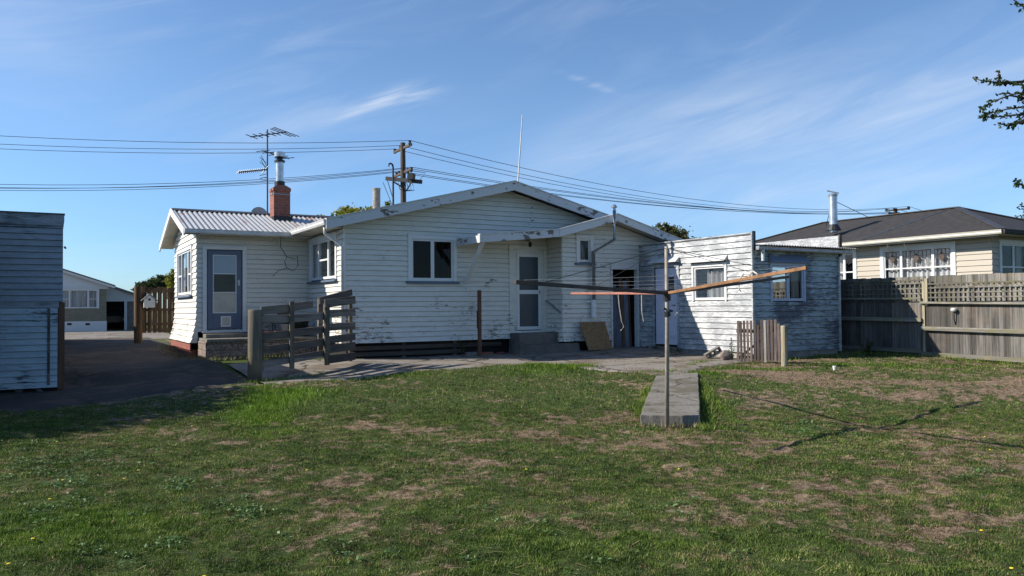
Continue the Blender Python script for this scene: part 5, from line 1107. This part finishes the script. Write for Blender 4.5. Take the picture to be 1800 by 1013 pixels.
tree('dark hedge-like tree beyond the side gate', dep(270, 545, 60)[:2], 4, [tb(262, 503, 60, .9, .55), tb(278, 499, 60, 1.0, .6), tb(292, 501, 60, .8, .5), tb(250, 509, 60, .7, .4)], 'leaf_dark', 3500, .15, 8)
tree('slim yellow green conifer at the corner of the left wing', dep(304, 545, 36)[:2], 4, [tb(305, 482, 36, .22, .35), tb(303, 496, 36, .34, .5), tb(306, 512, 36, .4, .5)], 'leaf_yellow', 2200, .08, 9)
hb = [(-1.85-.62*k, 16.3-.40*k, 1.80+.1*math.sin(k*2), .75, .75, 1.85) for k in range(7)]+[(-1.62, 17.0, 1.75, .6, .5, 1.75), (-2.3, 16.9, 1.8, .7, .5, 1.8)]
HD = thing('hedge', 'dense hedge left of the outbuilding, outside the picture, that shades the lawn corner', 'hedge', (-3.8, 15.7, 0))
m = MB()
for b in hb: m.tube([(b[0], b[1], -.1), (b[0]+.05, b[1], 1.2), (b[0], b[1], 2.6)], [.07, .05, .02], 6)
m.build('trunk', 'bark', HD); leafcloud('foliage', 'leaf_dark', hb, 48000, .10, HD, 44)
# overhanging branches of a near tree on the right
BT = thing('tree', 'near tree outside the right edge whose leafy branches reach into the sky', 'tree', (9.8, 2.6, .1))
m = MB(); m.tube([(9.8, 2.6, -.1), (9.75, 2.65, 1.5), (9.6, 2.8, 2.6), (9.5, 2.9, 4.6)], [.16, .13, .11, .05], 10)
tw = [[(1830, 185), (1800, 150), (1765, 146), (1735, 143), (1711, 139)], [(1760, 146), (1756, 135), (1755, 125)], [(1830, 190), (1800, 172), (1775, 168), (1755, 175), (1733, 185), (1727, 192)], [(1830, 195), (1800, 188), (1770, 192), (1745, 198), (1728, 206)], [(1830, 200), (1800, 201), (1775, 203), (1750, 206), (1728, 207)],
      [(1830, 200), (1808, 210), (1790, 214), (1772, 223)], [(1790, 216), (1770, 220), (1754, 218)], [(1830, 160), (1800, 163), (1780, 166), (1762, 163)], [(1830, 30), (1805, 16), (1790, 6), (1776, -4)], [(1840, 345), (1810, 335), (1796, 326), (1786, 316)], [(1840, 370), (1810, 368), (1795, 362)], [(1840, 385), (1805, 380), (1790, 380)]]
LV = []; rr = np.random.default_rng(12)
for tpl in tw:
    pts = [dep(px, py, 8.0+.15*math.sin(i+px)) for i, (px, py) in enumerate(tpl)]
    st = np.array((9.55, 2.85, min(4.4, max(2.2, pts[0][2]-.1)))); m.tube([st]+pts, [.03]+list(np.linspace(.012, .004, len(pts))), 6)
    seg = [(pts[i], pts[i+1]) for i in range(len(pts)-1)]
    for a, b_ in seg:
        L_ = np.linalg.norm(b_-a); k = int(L_*115)
        for _ in range(k): LV.append(a+(b_-a)*rr.random()+rr.normal(size=3)*np.array((.012, .012, .013)))
m.build('trunk', 'bark', BT, smooth=True)
LV = np.array(LV); k = len(LV); a = rr.normal(size=(k, 3))*[.7, .7, .6]+[-.5, .2, -.2]; a /= np.linalg.norm(a, axis=1)[:, None]; t = np.cross(a, rr.normal(size=(k, 3))); t /= np.linalg.norm(t, axis=1)[:, None]; s = (.042*(.6+.8*rr.random(k)))[:, None]
V = np.stack([LV, LV+a*s*.45+t*s*.28, LV+a*s, LV+a*s*.45-t*s*.28], 1).reshape(-1, 3); npmesh('foliage', V, np.arange(4*k).reshape(k, 4), 'leaf_branch', dict(rnd=np.repeat(rr.random(k), 4)), BT)

# ------------------------------------------------------------------ grass
def scatter(n, dlo, dhi, rng):
    """random points over the visible wedge of ground, uniform in area"""
    d = np.sqrt(dlo**2+(dhi**2-dlo**2)*rng.random(n)); s = (rng.random(n)*2-1)*.70*d
    f2 = np.array((math.sin(TH), math.cos(TH))); r2 = np.array((math.cos(TH), -math.sin(TH)))
    return d*f2[0]+s*r2[0], d*f2[1]+s*r2[1], d
def surf(x, y): return gh(x, y)+bump(x, y)-.014
VV = []; FF = []; AR = []; AD = []; AL = []; off = 0
for (n, dlo, dhi, hb, wb) in ((330000, 3.6, 7.5, .016, .0050), (330000, 7.5, 12, .019, .0070), (150000, 12, 19.5, .026, .010)):
    x, y, d = scatter(n, dlo, dhi, RNG); dr = dryf(x, y); lu = lushf(x, y)
    clump = fbm(x*9, y*9, 77)
    keep = lawn_ok(x, y) & (RNG.random(n) < np.clip(1.15-.75*np.clip((dr-.3)/.5, 0, 1)+.2*lu, .42, 1)) & (RNG.random(n) < .1+1.5*clump)
    x, y, dr, lu, clump = x[keep], y[keep], dr[keep], lu[keep], clump[keep]; k = len(x); z = surf(x, y)
    h = hb*(.5+.9*RNG.random(k))*(.25+1.6*clump)*(1+1.6*lu)*(1-.45*np.clip(dr, 0, 1)); an = RNG.random(k)*6.283; ln = RNG.random(k)*1.1; la_ = RNG.random(k)*6.283
    b0 = np.stack([x-np.cos(an)*wb, y-np.sin(an)*wb, z-.004], 1); b1 = np.stack([x+np.cos(an)*wb, y+np.sin(an)*wb, z-.004], 1)
    tp = np.stack([x+np.cos(la_)*h*ln, y+np.sin(la_)*h*ln, z+h], 1)
    VV.append(np.stack([b0, b1, tp], 1).reshape(-1, 3)); FF.append(np.arange(3*k).reshape(k, 3)+off); off += 3*k
    rn = np.clip(RNG.random(k)*.55+.5*(fbm(x*1.7, y*1.7, 90)-.35)+.8*(fbm(x*8, y*8, 91, 2)-.45), 0, 1); AR.append(np.repeat(rn, 3)); AD.append(np.repeat(np.clip(dr+.75*(RNG.random(k)-.5)+.4*(fbm(x*24, y*24, 95, 2)-.5), 0, 1), 3)); AL.append(np.repeat(lu, 3))
gr = npmesh('grass', np.concatenate(VV), np.concatenate(FF), 'grass', dict(rnd=np.concatenate(AR), dry=np.concatenate(AD), lush=np.concatenate(AL)))
tag(gr, 'patchy short lawn of green and dried grass', 'grass', kind='stuff')
# taller tufts along edges, path sides, fence foot
def tufts(name, label, pts, h, w_, n_each, spread, mat='grass', lush=.7, dry=.1, cat='grass'):
    X = []; 
    for p in pts: X.append(np.stack([p[0]+RNG.normal(size=n_each)*spread, p[1]+RNG.normal(size=n_each)*spread], 1))
    X = np.concatenate(X); x, y = X[:, 0], X[:, 1]; k = len(x); z = gh(x, y)-.01; hh = h*(.3+.9*RNG.random(k)); an = RNG.random(k)*6.283; la_ = RNG.random(k)*6.283; ln = RNG.random(k)*.9
    b0 = np.stack([x-np.cos(an)*w_, y-np.sin(an)*w_, z], 1); b1 = np.stack([x+np.cos(an)*w_, y+np.sin(an)*w_, z], 1); tp = np.stack([x+np.cos(la_)*hh*ln, y+np.sin(la_)*hh*ln, z+hh], 1)
    o = npmesh(name, np.stack([b0, b1, tp], 1).reshape(-1, 3), np.arange(3*k).reshape(k, 3), mat, dict(rnd=np.repeat(RNG.random(k), 3), dry=np.full(3*k, dry), lush=np.clip(np.repeat(lush*(.4+RNG.random(k)), 3), 0, 1)))
    tag(o, label, cat, kind='stuff')
def along(pl, step=.12, jit=.04):
    out = []
    for a, b_ in zip(pl, pl[1:]):
        a, b_ = np.array(a[:2], float), np.array(b_[:2], float); k = max(1, int(np.linalg.norm(b_-a)/step))
        for i in range(k): out.append(a+(b_-a)*(i/k)+RNG.normal(size=2)*jit)
    return out
ed = [(x, float(apr_lo(x))-.02) for x in np.arange(3.9, 9.9, .4)]
tufts('edge_grass', 'fringe of longer grass along the concrete edge', along(ed, .10, .05), .055, .006, 26, .06, lush=.5)
rs = [lerp(P1, P2, t)+np.array((.06, -.08, 0)) for t in np.linspace(-.05, 1.05, 8)]
tufts('path_grass', 'long bright grass growing beside the garden path', along(rs, .06, .03)+along([lerp(P0, P3, t)+np.array((-.05, .02, 0)) for t in np.linspace(.25, 1.0, 6)], .12, .03), .095, .006, 38, .05, lush=.35, dry=.15)
tufts('path_end_grass', 'dry grass and weeds at the broken end of the path', along([P0+[-.15, -.05, 0], lerp(P0, P1, .5)+[-.03, -.06, 0], P1+[.12, -.1, 0]], .05, .03), .07, .006, 16, .04, lush=.15, dry=.55)
tufts('crest_grass', 'thick bright grass mound on the concrete edge', [onZ(px, 640, .35)[:2]+RNG.normal(size=2)*.08 for px in np.linspace(930, 1040, 40)], .085, .007, 60, .10, lush=.75)
tufts('fence_grass', 'weedy grass along the foot of the shed and fence', along([(14.6, 13.05), (16, 13.0), (17.6, 13.1), (18.1, 12.6), (18.12, 11), (18.1, 9)], .10, .12), .09, .007, 22, .09, lush=.45, dry=.2)
tufts('post_grass', 'grass around the thick corner post and gate foot', along([(3.1, 15.4), (3.8, 15.6), (4.6, 15.75)], .06, .08), .09, .006, 26, .08, lush=.5, dry=.2)
tufts('bright_patch', 'bright lush grass patch beside the corner post', [onZ(470+RNG.normal()*24, 712+RNG.normal()*16, .1)[:2] for _ in range(150)], .05, .005, 50, .09, lush=.95)
tufts('wing_grass', 'dry grass tufts along the base of the left wing and terrace', along([(2.9, 25.5), (2.85, 22), (2.95, 20.4), (3.4, 19.95), (5.8, 20.0)], .12, .12), .10, .008, 16, .10, lush=.25, dry=.5)
cr_ = [onZ(1080+150*RNG.random()+30*RNG.normal(), 630+22*RNG.random(), .34)[:2] for _ in range(60)]
tufts('crack_grass', 'dry weeds growing through the broken concrete by the shed', cr_, .05, .006, 26, .10, lush=.15, dry=.75)
tufts('crack_weeds', 'green weeds along the joint between apron and path', along([(9.9, 12.4), (10.4, 12.2), (10.9, 12.3)], .08, .06)+along([(12.0, 13.2), (13.2, 13.6)], .1, .1), .08, .007, 26, .06, lush=.5, dry=.1)
# broadleaf weeds: rosettes of small leaves
def weeds(name, label, pts, size, n_each, spread):
    X = np.concatenate([np.stack([p[0]+RNG.normal(size=n_each)*spread, p[1]+RNG.normal(size=n_each)*spread], 1) for p in pts]); X = X[lawn_ok(X[:, 0], X[:, 1])]
    k = len(X); z = surf(X[:, 0], X[:, 1])+.012+.02*RNG.random(k); C_ = np.stack([X[:, 0], X[:, 1], z], 1)
    a = RNG.normal(size=(k, 3))*[1, 1, .3]; a /= np.linalg.norm(a, axis=1)[:, None]; nn = RNG.normal(size=(k, 3))*.4+[0, 0, 1]; t = np.cross(a, nn); t /= np.linalg.norm(t, axis=1)[:, None]; s = (size*(.5+RNG.random(k)))[:, None]
    V = np.stack([C_-a*s, C_+t*s*.6, C_+a*s, C_-t*s*.6], 1).reshape(-1, 3)
    tag(npmesh(name, V, np.arange(4*k).reshape(k, 4), 'leaf_weed', dict(rnd=np.repeat(RNG.random(k), 4))), label, 'weeds', kind='stuff')
wp = []
for (px, py, n, sx, sy) in ((1040, 690, 16, 28, 8), (1430, 750, 26, 40, 7), (1560, 722, 6, 15, 4), (1395, 735, 8, 20, 4), (1720, 820, 10, 20, 5), (100, 850, 30, 60, 18), (60, 800, 20, 60, 14), (180, 800, 18, 50, 14), (410, 885, 14, 30, 8), (50, 900, 10, 40, 10), (360, 850, 10, 50, 12), (700, 790, 6, 40, 10), (1300, 870, 8, 60, 20),
        (1490, 700, 6, 20, 5), (1650, 700, 6, 30, 5), (980, 650, 10, 30, 4), (1100, 760, 6, 20, 8), (1200, 640, 4, 20, 3), (1160, 745, 6, 20, 4), (260, 960, 10, 60, 15), (1000, 900, 8, 200, 40), (700, 950, 8, 200, 30)):
    for _ in range(n): wp.append(onZ(px+RNG.normal()*sx, py+RNG.normal()*sy, .05)[:2])
weeds('clover_weeds', 'patches of broad leaved weeds and clover in the lawn', wp, .013, 26, .05)
# fallen straw and bits
k = 2600; x, y, d = scatter(k, 3.8, 16, RNG); ok = lawn_ok(x, y); x, y = x[ok], y[ok]; k = len(x); z = surf(x, y)+.018; an = RNG.random(k)*6.283; L_ = .02+.04*RNG.random(k); wv = .0018
A_ = np.stack([x-np.cos(an)*L_, y-np.sin(an)*L_, z], 1); B_ = np.stack([x+np.cos(an)*L_, y+np.sin(an)*L_, z+.012*RNG.random(k)], 1); pv = np.stack([-np.sin(an)*wv, np.cos(an)*wv, 0*an], 1)
o = npmesh('straw', np.stack([A_-pv, A_+pv, B_+pv, B_-pv], 1).reshape(-1, 3), np.arange(4*k).reshape(k, 4), 'grass', dict(rnd=np.repeat(.6+.4*RNG.random(k), 4), dry=np.ones(4*k), lush=np.zeros(4*k))); tag(o, 'dry straw pieces scattered on the lawn', 'straw', kind='stuff')
# dandelions
proto = None
for px, py in ((100, 782), (110, 850), (87, 879), (218, 845), (337, 753), (243, 830), (539, 831), (57, 947), (1193, 824), (1473, 721), (1740, 782), (1778, 1003), (925, 827), (358, 1008), (1731, 760), (1725, 932), (14, 991)):
    p = onZ(px, py, .03)
    if proto is None:
        proto = thing('dandelion', 'small yellow dandelion flower in the short lawn', 'flower', (0, 0, 0), 'dandelions in the lawn')
        m = MB(); m.tube([(0, 0, 0), (.003, 0, .031)], .0012, 5); m.build('stem', 'leaf_weed', proto)
        m = MB(); lathe(m, .003, 0, [(.004, .03), (.012, .033), (.011, .037), (.004, .038)], 9); m.build('flower_head', 'yellow_petal', proto); o = proto
    else:
        o = proto.copy(); COL.objects.link(o)
        for ch in list(proto.children): c = ch.copy(); COL.objects.link(c); c.parent = o
    o.location = (p[0], p[1], float(surf(np.array([p[0]]), np.array([p[1]]))[0]))
# creeping plant beside the picket gate and plants at the steps
def plant(label, base, h, n, seed, spread=.12, size=.045, mat='leaf_weed'):
    t = thing('weed_plant', label, 'plant', base); r = np.random.default_rng(seed); m = MB(); P_ = []
    for k in range(6):
        e = np.array(base)+[r.normal()*spread, r.normal()*spread, h*(.6+.5*r.random())]; m.tube([base, (np.array(base)+e)/2+[0, 0, .05], e], .004, 5)
        for _ in range(n//6): P_.append(np.array(base)+(e-np.array(base))*r.random()+r.normal(size=3)*.02)
    m.build('stem', 'leaf_weed', t); P_ = np.array(P_); k = len(P_); a = r.normal(size=(k, 3)); a /= np.linalg.norm(a, axis=1)[:, None]; q = np.cross(a, r.normal(size=(k, 3))); q /= np.linalg.norm(q, axis=1)[:, None]
    V = np.stack([P_-a*size*.5, P_+q*size*.35, P_+a*size*.5, P_-q*size*.35], 1).reshape(-1, 3); npmesh('foliage', V, np.arange(4*k).reshape(k, 4), mat, dict(rnd=np.repeat(r.random(k), 4)), t)
c = onZ(1290, 634, .3); plant('leafy vine climbing at the left side of the picket gate', (c[0], c[1]+.05, .3), .5, 60, 1, .07)
c = onZ(1278, 630, .3); plant('small leafy plant growing between rock and shed wall', (c[0]+.15, c[1]+.1, .3), .3, 40, 2, .08)
plant('dark weed growing from the gap under the wall left of the steps', (9.05, 18.25, .4), .42, 60, 3, .10, .04, 'leaf_olive')
plant('dark weed growing beside the leaning board', (11.95, 17.5, .42), .3, 70, 4, .12, .05, 'leaf_dark')
c = onX(1500, 600, 18.2); plant('dry dark bush in the shaded corner of fence and shed', (17.85, 13.0, .38), .35, 260, 5, .28, .04, 'leaf_olive')
plant('green weed in front of the shed doorway', (13.75, 15.6, .32), .16, 60, 6, .12, .04)
